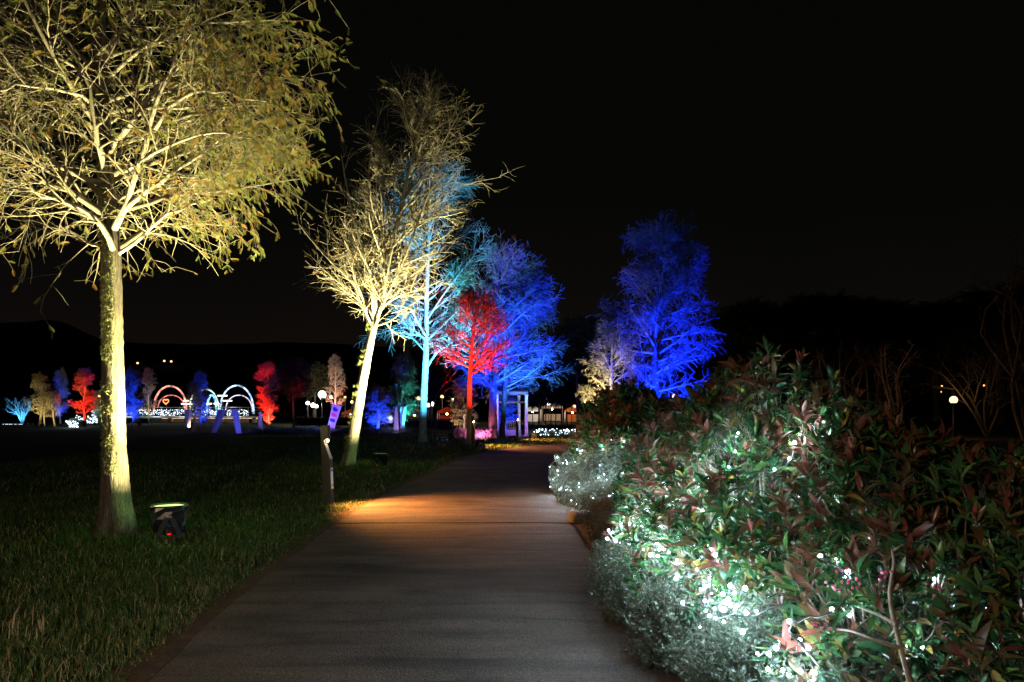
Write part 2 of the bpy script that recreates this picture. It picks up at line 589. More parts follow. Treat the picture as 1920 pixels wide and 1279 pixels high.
path_root = bpy.data.objects.new("path", None)
COL.objects.link(path_root)
tag(path_root, "brown grey concrete footpath curving away past the lit trees", None, None, "structure")
joints = [-60, 9.02, 18.1, 27.2, 60]
for k in range(len(joints) - 1):
    sel = np.where((PATH_C[:, 1] > joints[k]) & (PATH_C[:, 1] <= joints[k + 1]))[0]
    c, n = PATH_C[sel], PN[sel]
    ends = []
    g = Geo()
    rows = 9
    us = np.linspace(-1, 1, rows)
    edge_l = PATH_W + 0.025 * vnoise(c[:, :2] * 3.0, 5)
    top = 0.030 + (0.004 if k >= 1 else 0.0) + 0.002 * rs.uniform(-1, 1)
    # join neatly at the joints: move the end rows to 5 mm from the joint
    c = c.copy()
    for end, yj, sg in ((0, joints[k], 1), (-1, joints[k + 1], -1)):
        if abs(yj) < 50:
            t = PT[sel][end]
            c[end] = c[end] + t * ((yj + sg * 0.002 - c[end][1]) / max(t[1], 0.3))
    V = []
    for i in range(len(c)):
        for u in us:
            p = c[i] + n[i] * u * edge_l[i]
            V.append([p[0], p[1], top - 0.006 * abs(u) ** 6])
        for u in (-1, 1):
            p = c[i] + n[i] * u * edge_l[i]
            V.append([p[0], p[1], -0.06])
    st = rows + 2
    q = []
    for i in range(len(c) - 1):
        for j in range(rows - 1):
            q.append([i * st + j + 1, i * st + j, (i + 1) * st + j, (i + 1) * st + j + 1])
        q.append([i * st, i * st + rows, (i + 1) * st + rows, (i + 1) * st])
        q.append([i * st + rows + 1, i * st + rows - 1, (i + 1) * st + rows - 1, (i + 1) * st + rows + 1])
    for i in (0, len(c) - 1):
        for j in range(rows - 1):
            pass
    e0 = list(range(rows)) + [rows + 1, rows]
    e1 = [(len(c) - 1) * st + x for x in e0][::-1]
    g.add(V, [np.array(q), np.array([e0]), np.array([e1])])
    g.build("path_slab", M_path, path_root, smooth=False)

# bare soil strip along the lawn side of the path and under the shrubs
g = Geo()
sel = np.arange(0, 215)
c, n = PATH_C[sel], PN[sel]
V = []
cols = [1.35, 1.45, 1.50, 1.55, 1.62, 1.70]
for i in range(len(c)):
    w = 0.05 * vnoise(c[i:i + 1, :2] * 2.2, 9)[0]
    for j, u in enumerate(cols):
        p = c[i] + n[i] * (u + w * (j > 1))
        V.append([p[0], p[1], [0.006, 0.022, 0.026, 0.02, 0.012, 0.003][j] + 0.006 * rs.uniform(-1, 1) * (0 < j < 5)])
k = len(cols)
q = [[i * k + j + 1, i * k + j, (i + 1) * k + j, (i + 1) * k + j + 1] for i in range(len(c) - 1) for j in range(k - 1)]
g.add(V, np.array(q))
tag(g.build("soil_edge", M_soil), "strip of bare brown soil between path and lawn", None, None, "structure")
g = Geo()
V = []
cols = [-1.37, -1.7, -2.2, -2.9, -3.8]
for i in range(len(c)):
    for j, u in enumerate(cols):
        p = c[i] + n[i] * u
        V.append([p[0], p[1], [0.004, 0.02, 0.03, 0.02, 0.003][j] + 0.008 * rs.uniform(-1, 1) * (0 < j < 4)])
k = len(cols)
q = [[i * k + j, i * k + j + 1, (i + 1) * k + j + 1, (i + 1) * k + j] for i in range(len(c) - 1) for j in range(k - 1)]
g.add(V, np.array(q))
tag(g.build("planting_bed", M_soil), "bare soil of the shrub bed beside the path", None, None, "structure")

# hills
xs = np.linspace(-900, 900, 240)
prof_px = np.array([-1200, -400, -150, -60, 0, 60, 90, 120, 150, 190, 260, 400, 600, 760, 1000, 1300, 1700, 2400, 3400])
prof_py = np.array([690, 660, 640, 616, 606, 602, 599, 605, 618, 638, 644, 645, 642, 650, 660, 650, 640, 655, 690])
D = 420.0
py = np.interp(xs * F / D + 960, prof_px, prof_py) - 2.2 * vnoise(xs[:, None] * 0.11, 3) - 1.2 * vnoise(xs[:, None] * 0.5, 4)
top = gz(py, D)
V, q = [], []
for i, x in enumerate(xs):
    V += [[x, D - 190, -0.5], [x, D - 110, top[i] * 0.42], [x, D, top[i]], [x, D + 160, -0.5]]
for i in range(len(xs) - 1):
    for j in range(3):
        q.append([i * 4 + j, (i + 1) * 4 + j, (i + 1) * 4 + j + 1, i * 4 + j + 1])
tag(Geo().add(V, np.array(q)).build("hills", M_hill), "black wooded hills behind the park", None, None, "structure")

# ------------------------------------------------------------------ grass


def blade_field(pts, h, rsd, tint, lean=0.5, width=0.006):
    N = len(pts)
    az = rsd.uniform(0, 6.283, N)
    d = np.stack([np.cos(az), np.sin(az), np.zeros(N)], -1)
    w = np.stack([-d[:, 1], d[:, 0], np.zeros(N)], -1) * (width * rsd.uniform(0.6, 1.3, N))[:, None]
    le = (lean * rsd.uniform(0.2, 1.6, N) * h)[:, None]
    z = np.array([0, 0, 1.0])
    b = np.concatenate([pts, np.zeros((N, 1))], 1)
    m = b + d * le * 0.30 + z * (h * 0.62)[:, None]
    t = b + d * le + z * (h * rsd.uniform(0.75, 1.0, N))[:, None]
    V = np.stack([b - w, b + w, m + w * 0.7, m - w * 0.7, t], 1).reshape(-1, 3)
    o = (np.arange(N) * 5)[:, None]
    return V, [o + np.array([[0, 1, 2, 3]]), o + np.array([[3, 2, 4]])], np.repeat(tint, 5)


g = Geo()
for (x0, x1, y0, y1, N, hh, wd) in ((-9.0, -1.4, 2.4, 6.5, 95000, 0.050, 0.0035), (-13, -1.4, 6.5, 12.5, 80000, 0.055, 0.0048), (-13, -0.6, 12.5, 24, 42000, 0.07, 0.008), (-12, 3.5, 24, 37, 26000, 0.11, 0.013)):
    p = np.stack([rs.uniform(x0, x1, N), rs.uniform(y0, y1, N)], -1)
    ppx = p[:, 0] * F / p[:, 1] + 960
    p = p[ppx > -420]
    s = path_side(p)
    n1 = vnoise(p * 1.6, 11)
    n2 = vnoise(p * 6.0, 12)
    edge = PATH_W + 0.10 + 0.09 * n1 + 0.07 * n2
    keep = (s > edge) & (rs.uniform(size=len(p)) < 0.78 + 0.3 * n2 + 0.2 * (s < 2.6))
    p, s, n1, n2 = p[keep], s[keep], n1[keep], n2[keep]
    dry = np.clip(0.26 + 0.25 * n1 + 0.12 * n2 + 0.20 * np.clip((7.0 - p[:, 1]) / 3.0, 0, 1) + 0.18 * (s < 2.0), 0, 1)
    tint = np.clip(np.where(rs.uniform(size=len(p)) < 0.5 * dry, rs.uniform(0.6, 1.0, len(p)), rs.uniform(0, 0.6, len(p))), 0, 1)
    h = hh * (0.75 + 0.4 * n2 + rs.uniform(0, 0.7, len(p)))
    h = np.where(s < edge[keep] + 0.12, h * 0.75, h)
    h = np.maximum(h, 0.02)
    g.add(*[a for a in blade_field(p, h, rs, tint, 0.8, wd)])
# taller straws and tufts
N = 2600
p = np.stack([rs.uniform(-6.5, -1.4, N), rs.uniform(3.0, 8.5, N)], -1)
s = path_side(p)
p = p[s > PATH_W + 0.25]
g.add(*blade_field(p, rs.uniform(0.05, 0.12, len(p)), rs, rs.uniform(0.65, 1.0, len(p)), 1.5, 0.0028))
for (cx, cy_, nb_, hh, tn) in ((gx(60, 4.6), 4.6, 16, 0.2, 0.9), (gx(150, 5.0), 5.0, 14, 0.16, 0.85), (gx(440, 7.1), 7.1, 60, 0.16, 0.55), (gx(880, 26), 26, 90, 0.34, 0.5), (gx(130, 8.0), 8.0, 120, 0.22, 0.3), (gx(250, 7.6), 7.6, 120, 0.18, 0.3), (gx(690, 18.0), 17.6, 160, 0.26, 0.25), (gx(740, 16.5), 17.0, 200, 0.22, 0.3),
                             (gx(655, 10.6), 10.3, 90, 0.14, 0.6), (gx(930, 30), 30, 120, 0.22, 0.5)):
    p = np.stack([rs.normal(cx, 0.14 if hh < 0.3 else 0.1, nb_), rs.normal(cy_, 0.14, nb_)], -1)
    p = p[path_side(p) > PATH_W + 0.1]
    g.add(*blade_field(p, hh * rs.uniform(0.5, 1.1, len(p)), rs, np.clip(rs.normal(tn, 0.15, len(p)), 0, 1), 0.9, 0.005))
tag(g.build("grass", M_grass, smooth=False), "short green and straw coloured grass of the lawn verge", "grass", None, "stuff")

# ------------------------------------------------------------------ branch growing


def polyline_at(P, R, idx, t):
    n = P.shape[1]
    f = t * (n - 1)
    i = np.minimum(f.astype(int), n - 2)
    w = (f - i)[:, None]
    pos = P[idx, i] * (1 - w) + P[idx, i + 1] * w
    T = nrm(P[idx, i + 1] - P[idx, i])
    rad = R[idx, i] * (1 - w[:, 0]) + R[idx, i + 1] * w[:, 0]
    return pos, T, rad


def spawn(rsd, P, R, cnt, tr, ang, length, n=5, grav=0.0, wig=0.15, rfac=0.6, rmax=9.0, rtip=0.3, bias=None, taper=0.5):
    N = len(P)
    cnt = np.broadcast_to(cnt, (N,))
    idx = np.repeat(np.arange(N), cnt)
    M = len(idx)
    within = np.concatenate([np.arange(c) for c in cnt]) if M else np.zeros(0)
    t = tr[0] + (tr[1] - tr[0]) * np.clip((within + rsd.uniform(0, 1, M)) / np.maximum(cnt[idx], 1), 0, 1)
    pos, T, rad = polyline_at(P, R, idx, t)
    w = nrm(np.cross(T, rsd.normal(size=(M, 3))))
    if bias is not None:
        w = w * np.asarray(bias)[None] if np.ndim(bias) == 1 else w + bias
        w = nrm(w - (w * T).sum(1)[:, None] * T)
    a = np.radians(rsd.uniform(ang[0], ang[1], M))[:, None]
    d = np.cos(a) * T + np.sin(a) * w
    L = (length[0] + (length[1] - length[0]) * rsd.uniform(0, 1, M)) * (1 - taper * t)
    Pc = np.empty((M, n, 3))
    Pc[:, 0] = pos
    st = (L / (n - 1))[:, None]
    for k in range(1, n):
        d = nrm(d + rsd.normal(size=(M, 3)) * wig + np.array([0, 0, 1.0]) * grav)
        Pc[:, k] = Pc[:, k - 1] + d * st
    r0 = np.minimum(rad * rfac, rmax)
    Rc = r0[:, None] * np.linspace(1, rtip, n)[None]
    return Pc, Rc, idx, t


def frond(pairs=9, length=1.0, spread=0.30, droop=0.35):
    """feather leaf template, x along, hanging slightly; leaflets are small triangles"""
    V, T = [], []
    for k in range(pairs):
        x = length * (0.08 + 0.9 * k / pairs)
        z = -droop * (x / length) ** 2
        s = spread * (1.0 - 0.55 * (k / pairs)) * (0.75 if k == 0 else 1)
        w = length * 0.042
        for sg in (-1, 1):
            o = len(V)
            V += [[x - w, 0, z], [x + w, 0, z], [x + s * 0.35, sg * s * 0.55, z - s * 1.05]]
            T.append([o, o + 1, o + 2])
    o = len(V)
    V += [[0, -0.008, 0], [0, 0.008, 0], [length, 0, -droop]]
    T.append([o, o + 1, o + 2])
    return np.array(V), np.array(T)


FROND = frond(7, 1.0, 0.50)
FROND_S = frond(5, 1.0, 0.42, 0.3)
TUFT_V = np.array([[0, -.05, 0], [0, .05, 0], [.9, .25, .05], [.8, -.2, .2], [1, 0, -.2], [.5, .45, .1], [.5, -.45, -.05]])
TUFT_F = np.array([[0, 1, 2], [0, 1, 3], [0, 1, 4], [0, 1, 5], [0, 1, 6]])


def image_line(pts, d0, n):
    """pixels (px, py, depth offset) -> world curve"""
    P = []
    for px, py_, dd in pts:
        d = d0 + dd
        P.append([gx(px, d), d, gz(py_, d)])
    return bez(P, n)


def bark_trunk(C, R, sides=44, ridge=0.06, flare=0.0, flare_h=0.7, seed=1, z0=0.0):
    """rough trunk with vertical ridges; buttressed foot"""
    n = len(C)
    T = nrm(np.gradient(C, axis=0))
    U = nrm(np.cross(np.array([0, 1.0, 0]), T))
    W = np.cross(T, U)
    a = np.arange(sides) * 2 * math.pi / sides
    r = np.random.RandomState(seed)
    V = []
    ph = r.uniform(0, 6.28, 8)
    for i in range(n):
        zz = C[i, 2] - z0
        fl = flare * math.exp(-max(zz, 0) / (flare_h * 0.42))
        k = ridge
        m = 1 + k * (0.5 * np.sin(7 * a + ph[0] + 0.5 * math.sin(zz * 1.1)) + 0.35 * np.sin(13 * a + ph[1] + 0.9 * math.sin(zz * 1.7 + 1)) + 0.3 * np.sin(19 * a + ph[2] + zz * 0.7))
        m = m + 0.05 * np.sin(2 * a + zz * 1.3 + ph[3]) + 0.025 * r.normal(size=sides) + 0.02 * math.sin(zz * 5.1 + ph[5])
        m = m + fl * (1 + 0.75 * np.sin(5 * a + ph[4]) * min(1, 2.2 * math.exp(-max(zz, 0) / 0.35)))
        V.append(C[i] + (R[i] * m)[:, None] * (np.cos(a)[:, None] * U[i] + np.sin(a)[:, None] * W[i]))
    V = np.array(V).reshape(-1, 3)
    i = np.arange(n - 1)[:, None]
    j = np.arange(sides)[None]
    q = np.stack([i * sides + j, i * sides + (j + 1) % sides, (i + 1) * sides + (j + 1) % sides, (i + 1) * sides + j], -1).reshape(-1, 4)
    return Geo().add(V, q), V.reshape(n, sides, 3)


def moss_on(ringV, C, rsd, N, a_lo, a_hi, i_lo, i_hi, size, parent, seed):
    n, sides, _ = ringV.shape
    i = rsd.randint(i_lo, i_hi, N)
    j = (rsd.uniform(a_lo, a_hi, N) * sides).astype(int) % sides
    wv = rsd.uniform(0, 1, (N, 1))
    p = ringV[i, j] * wv + ringV[np.minimum(i + 1, n - 1), (j + (wv[:, 0] > .5)) % sides] * (1 - wv)
    nv = nrm((p - C[i]) * np.array([1, 1, .05]))
    keep = vnoise(p * np.array([7, 7, 3.5]), seed) > 0.0
    p, nv = p[keep], nv[keep]
    ax = nrm(nv + rsd.normal(size=p.shape) * 0.7)
    up = rsd.normal(size=p.shape)
    gm = Geo()
    scatter(gm, TUFT_V, TUFT_F, p - nv * 0.004, ax, up, size * rsd.uniform(0.5, 1.3, len(p)), rsd.uniform(0, 1, len(p)))
    return tag(gm.build("moss", M_moss, parent, smooth=False), kind="stuff")


# ------------------------------------------------------------------ lamps
LENS = {}


def lens_mat(key, c, s):
    if key not in LENS:
        LENS[key] = emit("lens_" + key, c, s)
    return LENS[key]


WARM = (1.0, 0.93, 0.44)
PI = math.pi


def make_flood():
    """ground floodlight wrapped in a dark sheet: tapered housing, lens, yoke of two arms, foot, indicator"""
    t = thing("floodlight", "", "floodlight")
    g = Geo()
    a = np.arange(14) * 2 * PI / 14
    V, q = [], []
    prof = [(0.125, 0.03), (0.15, 0.05), (0.158, 0.12), (0.165, 0.20), (0.172, 0.27), (0.176, 0.315), (0.170, 0.33), (0.155, 0.325), (0.150, 0.30)]
    for i, (r, z) in enumerate(prof):
        wr = 1 + (0.045 * np.sin(a * 5 + i * 1.7) + 0.03 * np.sin(a * 9 - i)) * (1 if 0 < i < 6 else 0.2)
        sq = 1 / np.maximum(np.abs(np.cos(a)), np.abs(np.sin(a))) ** 0.45
        V += [[r * w * s_ * math.cos(b_), r * 0.92 * w * s_ * math.sin(b_), z] for w, s_, b_ in zip(wr, sq, a)]
    for i in range(len(prof) - 1):
        q += [[i * 14 + j, i * 14 + (j + 1) % 14, (i + 1) * 14 + (j + 1) % 14, (i + 1) * 14 + j] for j in range(14)]
    g.add(V, [np.array(q), np.array([list(range(14))[::-1]])])
    g.build("housing", M_tarp, t, smooth=False)
    g = Geo()
    V = [[0, 0, 0.318]] + [[0.155 * math.cos(b_), 0.14 * math.sin(b_), 0.312] for b_ in a]
    g.add(V, np.array([[0, 1 + j, 1 + (j + 1) % 14] for j in range(14)]))
    g.build("lens", lens_mat("warm", (.82, 1.0, .36), 1.7), t)
    for sg in (-1, 1):
        g = Geo()
        P = np.array([[sg * 0.02, -0.172, 0.215], [sg * 0.06, -0.185, 0.13], [sg * 0.105, -0.185, 0.01]])
        T_ = nrm(P[1:] - P[:-1])
        for k in range(2):
            mid = (P[k] + P[k + 1]) / 2
            L = np.linalg.norm(P[k + 1] - P[k])
            ang_ = math.atan2(T_[k][0], -T_[k][2])
            gg = Geo()
            box(gg, (0, 0, 0), (0.045, 0.012, L), 0)
            v = gg.V[0]
            ca, sa = math.cos(-ang_), math.sin(-ang_)
            v2 = np.stack([v[:, 0] * ca + v[:, 2] * sa, v[:, 1], -v[:, 0] * sa + v[:, 2] * ca], -1) + mid
            g.add(v2, gg.F[0])
        g.build("yoke_arm", M_black, t, smooth=False)
    box(Geo(), (0, 0, 0.014), (0.26, 0.24, 0.024), bev=0.008).build("foot", M_black, t, smooth=False)
    tubes(Geo(), bez([(0.12, .05, .04), (.22, .10, .015), (.35, .05, .012), (.52, .16, .012), (.8, .3, .01), (1.1, .32, .012), (1.5, .6, .01)], 30), np.full(30, .006), 5).build("cable", M_cable, t)
    box(Geo(), (0, -0.172, 0.225), (0.05, 0.02, 0.018), 0.0).build("clamp_plate", M_steel, t, smooth=False)
    box(Geo(), (0, -0.178, 0.052), (0.035, 0.012, 0.012)).build("indicator_light", emit("red_indicator", (1, 0.02, 0.02), 1.2), t, smooth=False)
    return t


FLOOD0 = make_flood()
flood_used = [False]


def flood(loc, aim, color, power, label, size=110, blend=1.0, key="warm", lens_s=40, scale=1.0, rz=0.0, group="floodlights under the trees"):
    if flood_used[0]:
        o = copy_tree(FLOOD0)
    else:
        o = FLOOD0
        flood_used[0] = True
    o.location = loc
    o.rotation_euler = (0, 0, rz)
    o.scale = (scale,) * 3
    tag(o, label, "floodlight", group)
    for ch in o.children:
        if ch.name.split(".")[0] == "lens":
            if key != "warm" or lens_s != 40:
                ch.data = ch.data.copy()
                ch.data.materials[0] = lens_mat(key, color, lens_s)
    spot(o.location + Vector((0, 0, 0.345 * scale)), aim, color, power, size, blend, o)
    return o


def spot(loc, aim, color, power, size=110, blend=1.0, parent=None, radius=0.06):
    L = bpy.data.lights.new("beam", "SPOT")
    L.energy = power
    L.color = color
    L.spot_size = math.radians(size)
    L.spot_blend = blend
    L.shadow_soft_size = radius
    lo = bpy.data.objects.new("beam", L)
    COL.objects.link(lo)
    d = Vector(aim) - Vector(loc)
    Mx = d.to_track_quat("-Z", "Y").to_matrix().to_4x4()
    Mx.translation = loc
    if parent is not None:
        pm = Matrix.LocRotScale(parent.location, parent.rotation_euler, parent.scale)
        lo.parent = parent
        lo.matrix_local = pm.inverted() @ Mx
    else:
        lo.matrix_local = Mx
    return lo


# ------------------------------------------------------------------ big lit tree beside the camera (feathery foliage)
rs = np.random.RandomState(21)
d1 = 8.36
base1 = Vector((gx(214, d1), d1, 0))
T1 = thing("cypress_tree", "tall feathery bald cypress lit cream yellow, its thick ridged trunk behind the glowing floodlight", "tree", base1)
OFF = np.array(base1)
tr = image_line([(216, 1003, 0), (216, 960, 0), (214, 860, 0), (211, 700, 0), (209, 560, 0), (206, 440, 0), (198, 320, 0), (193, 210, 0), (188, 80, 0), (184, -120, 0), (180, -420, 0), (178, -760, 0)], d1, 150)
tr[0, 2] = -0.03
z = tr[:, 2]
rad = np.interp(z, [0, 0.35, 1.0, 1.9, 2.6, 3.3, 4.2, 5.5, 8, 11], [0.175, 0.150, 0.124, 0.110, 0.102, 0.094, 0.078, 0.062, 0.035, 0.012])
g, ring = bark_trunk(tr - OFF, rad, 52, 0.075, 0.30, 0.75, 3)
trunk = g.build("trunk", M_bark, T1)
moss_on(ring, tr - OFF, rs, 5200, 0.64, 0.87, 24, 82, 0.034, T1, 31)

LIMBS = [  # image polyline (x, y, depth offset from the trunk), radius at the root
    ([(212, 468, -.08), (192, 425, -.25), (150, 392, -.45), (100, 372, -.6), (62, 362, -.7), (8, 352, -.8)], .042),
    ([(222, 476, 0), (262, 445, -.15), (300, 414, -.25), (345, 388, -.35), (400, 372, -.4)], .028),
    ([(215, 428, -.05), (232, 398, -.2), (248, 350, -.35), (262, 300, -.5), (276, 250, -.65), (300, 180, -.8), (332, 100, -.9), (350, 30, -.9)], .050),
    ([(232, 396, -.2), (262, 368, -.3), (300, 342, -.4), (350, 308, -.55), (410, 268, -.7), (470, 240, -.8)], .036),
    ([(185, 392, -.05), (150, 368, -.2), (105, 348, -.25), (55, 341, -.3), (0, 345, -.3), (-60, 352, -.3)], .042),
    ([(197, 322, -.05), (190, 285, -.2), (182, 255, -.3), (174, 200, -.4), (160, 140, -.45), (120, 70, -.5), (70, 10, -.5)], .046),
    ([(205, 284, -.05), (228, 250, -.2), (262, 205, -.35), (300, 160, -.5), (350, 110, -.6), (410, 55, -.7)], .044),
    ([(182, 278, 0), (150, 250, -.2), (110, 222, -.3), (60, 185, -.35), (0, 160, -.4), (-60, 140, -.4)], .038),
    ([(196, 112, -.05), (215, 80, -.2), (240, 45, -.3), (262, 0, -.4), (280, -60, -.5)], .042),
    ([(198, 470, .1), (165, 455, .35), (120, 432, .6), (70, 418, .8), (20, 410, 1.0)], .024),
    ([(288, 246, -.6), (330, 195, -.8), (380, 170, -1.0), (440, 180, -1.1), (500, 190, -1.2)], .028),
    ([(208, 300, .05), (280, 250, .5), (360, 225, 1.0), (440, 220, 1.3), (520, 240, 1.6)], .030),
    ([(205, 230, .05), (290, 180, .5), (390, 150, .9), (480, 140, 1.2), (570, 150, 1.4)], .030),
    ([(190, 180, -.05), (130, 120, -.3), (60, 95, -.5), (0, 90, -.6)], .030),
    ([(212, 380, .05), (280, 350, .4), (370, 345, .8), (460, 370, 1.0)], .024),
    ([(200, 150, .05), (300, 70, .2), (420, 40, .3), (540, 40, .4)], .030),
    ([(215, 340, -.1), (300, 280, -.9), (390, 250, -1.3), (470, 260, -1.6)], .026),
    ([(192, 200, -.1), (120, 170, -.9), (40, 160, -1.3), (-40, 180, -1.6)], .026),
]
allP, allR = [], []
for pts, r0 in LIMBS:
    P = image_line(pts, d1, 11) - OFF
    P[1:-1] += rs.normal(size=(9, 3)) * 0.012
    R = 0.82 * r0 * np.linspace(1, 0.2, 11) ** 0.9
    allP.append(P)
    allR.append(R)
    gl = tubes(Geo(), P, R, 9)
    gl.build("limb", M_limb, T1)
# more limbs all round, higher up
TP = (tr - OFF)[None]
P, R, _, t = spawn(rs, TP, rad[None], 34, (0.42, 0.95), (55, 80), (2.5, 3.3), 11, 0.025, 0.10, 0.45, 0.034, 0.2, (1, 1, 0.4), 0.55)
tubes(g2 := Geo(), P, R, 7)
LP = np.concatenate([np.array(allP), P])
LR = np.concatenate([np.array(allR), R])
P2, R2, i2, t2 = spawn(rs, LP, LR, 15, (0.18, 1.0), (30, 65), (0.55, 1.25), 7, -0.03, 0.16, 0.5, 0.014, 0.3, None, 0.35)
tubes(g2, P2, R2, 5)
P3, R3, i3, t3 = spawn(rs, P2, np.maximum(R2, 0.0035), 6, (0.2, 1.0), (25, 70), (0.22, 0.6), 5, -0.07, 0.2, 0.7, 0.0055, 0.5, None, 0.2)
tubes(g2, P3, np.maximum(R3, 0.0022), 3)
tag(g2.build("twigs", M_twig_old, T1), kind="stuff")
# hanging feathery leaves: dense on the side away from the lamp, thin on the other
pc = np.concatenate([P3.reshape(-1, 3), P2[:, 2:].reshape(-1, 3)])
pr = np.concatenate([np.repeat(P3[:, -1] - P3[:, 0], 5, 0), np.repeat(P2[:, -1] - P2[:, 0], 5, 0)])
wx = pc + OFF
ipx = wx[:, 0] * F / wx[:, 1] + 960
ipy = H0 - (wx[:, 2] - EYE) * F / wx[:, 1]
dens = np.clip((ipx - 200) / 260, 0.12, 1.0) * 0.78 + 0.08
dens = np.where(ipy < 60, np.maximum(dens, 0.45), dens)
dens *= np.clip(0.75 + 0.6 * vnoise(wx * 1.7, 41), 0.1, 1.3)
keep = rs.uniform(size=len(pc)) < dens
pc, pr = pc[keep], pr[keep]
N = len(pc)
ax = nrm(nrm(pr) * 0.7 + rs.normal(size=(N, 3)) * 0.55 + np.array([0, 0, -0.35]))
up = np.tile([0, 0, 1.0], (N, 1)) + rs.normal(size=(N, 3)) * 0.35
gf = Geo()
tint = np.clip(0.45 + 0.28 * vnoise(pc * 1.1, 43) + rs.normal(size=N) * 0.2, 0, 1)
scatter(gf, *FROND, pc, ax, up, rs.uniform(0.055, 0.115, N), tint)
tag(gf.build("foliage", M_cyp, T1, smooth=False), kind="stuff")
print("T1 fronds", N)

can1 = (gx(317, 8.22), 8.22, 0.0)
can1o = flood(can1, (gx(300, 8.2), 8.5, 4.2), WARM, 1500, "dark wrapped floodlight glowing yellow at the foot of the feathery cypress", 160, 1.0, rz=0.43, scale=1.08)

spot((can1[0], can1[1], .37), (gx(300, 8.3), 8.45, 5.0), WARM, 7500, 86, 1.0, can1o)
glow(can1o, (0, 0, .46), (.40, 1.0, .22), 9, .05)

# ------------------------------------------------------------------ generic tree of limbs and twigs


def crown_tree(rsd, name, label, base, H, trunk_pts=None, r0=0.12, clear=0.2, width=2.0, n1=36, n2=10, n3=7, ang=(45, 75), lift=0.05, mats=(None, None), twig=0.006, leaf=None, leaf_n=0.0, leaf_s=0.2, leaf_mat=None, prof=None, top_r=0.02, sides=18, rough=True, group=None, limbs=(), frond_t=None, tcurve=None, droop=-0.03, cat="tree", ext=0.25, thin=1.0):
    """tree with its foot at base; every length in metres, trunk_pts relative to base"""
    t = thing(name, label, cat, base, 0, group)
    if trunk_pts is None:
        trunk_pts = [(0, 0, 0), (0.02 * H * rsd.normal(), 0.01 * H * rsd.normal(), H * 0.4), (0.02 * H * rsd.normal(), 0, H * 0.75), (0.01 * H, 0, H)]
    C = bez(trunk_pts, 60)
    C[0, 2] = min(C[0, 2], -0.03)
    zr = np.linspace(0, 1, 60)
    R = r0 * (1 - zr) ** 0.85 + top_r
    gt, ring = bark_trunk(C, R, sides, 0.05 if rough else 0.02, 0.30, 0.5, rsd.randint(1000))
    gt.build("trunk", mats[0] or M_bark_pale, t)
    P, Rr, _, t1 = spawn(rsd, C[None], R[None], n1, (clear, 0.99), ang, (width * 0.85, width * 1.15), 9, lift, 0.07, 0.55, r0 * 0.42 * thin, 0.2, (1, 1, 0.4), 0.0)
    # crown outline
    if prof is None:
        prof = ([0, .15, .5, 1.0], [.75, 1.0, .75, .25])
    u = (t1 - clear) / (1 - clear)
    k = np.interp(u, prof[0], prof[1])
    P = P[:, :1] + (P - P[:, :1]) * k[:, None, None]
    if len(limbs):
        LPs = np.array([bez(l[0], 9) for l in limbs])
        LRs = np.array([l[1] * np.linspace(1, 0.2, 9) for l in limbs])
        for a_, b_ in zip(LPs, LRs):
            tubes(Geo(), a_, b_, 8).build("limb", mats[1] or M_limb, t)
    gb = Geo()
    tubes(gb, P, Rr, 6)
    if len(limbs):
        P, Rr = np.concatenate([P, LPs]), np.concatenate([Rr, LRs])
    P2, R2, _, _ = spawn(rsd, P, Rr, n2, (0.15, 1.0), (25, 60), (width * ext * 1.2, width * ext * 2.2), 6, lift * 0.6, 0.10, 0.6, r0 * 0.14 * thin, 0.35, None, 0.45)
    k2 = 1
    tubes(gb, P2, np.maximum(R2, twig * 0.9), 4)
    P3, R3, _, _ = spawn(rsd, P2, R2, n3, (0.1, 1.0), (20, 65), (width * ext * 0.5, width * ext * 1.15), 5, droop, 0.14, 0.8, twig * 1.2, 0.5, None, 0.2)
    tubes(gb, P3, np.maximum(R3, twig * 0.55), 3)
    tag(gb.build("branches", mats[1] or M_limb, t), kind="stuff")
    if leaf_n > 0:
        pc = P3.reshape(-1, 3)
        pd = np.repeat(P3[:, -1] - P3[:, 0], 5, 0)
        pr_ = leaf_n * np.clip(1 + 0.9 * vnoise(pc * (3.0 / max(width, 0.5)), rsd.randint(999)), 0.05, 2)
        if leaf is not None:
            pr_ = pr_ * leaf(pc)
        keep = rsd.uniform(size=len(pc)) < pr_
        pc, pd = pc[keep], pd[keep]
        n = len(pc)
        gfo = Geo()
        axx = nrm(nrm(pd) * 0.8 + rsd.normal(size=(n, 3)) * 0.6 + np.array([0, 0, -0.25]))
        scatter(gfo, *(frond_t or FROND_S), pc, axx, np.tile([0, 0, 1.0], (n, 1)) + rsd.normal(size=(n, 3)) * 0.4, leaf_s * rsd.uniform(0.6, 1.3, n), np.clip(rsd.normal(0.5, 0.25, n), 0, 1))
        tag(gfo.build("foliage", leaf_mat or M_cyp_grey, t, smooth=False), kind="stuff")
    return t


def rel(pts, d0, base):
    return [tuple(np.array([gx(a, d0 + c), d0 + c, gz(b, d0 + c)]) - np.array(base)) for a, b, c in pts]


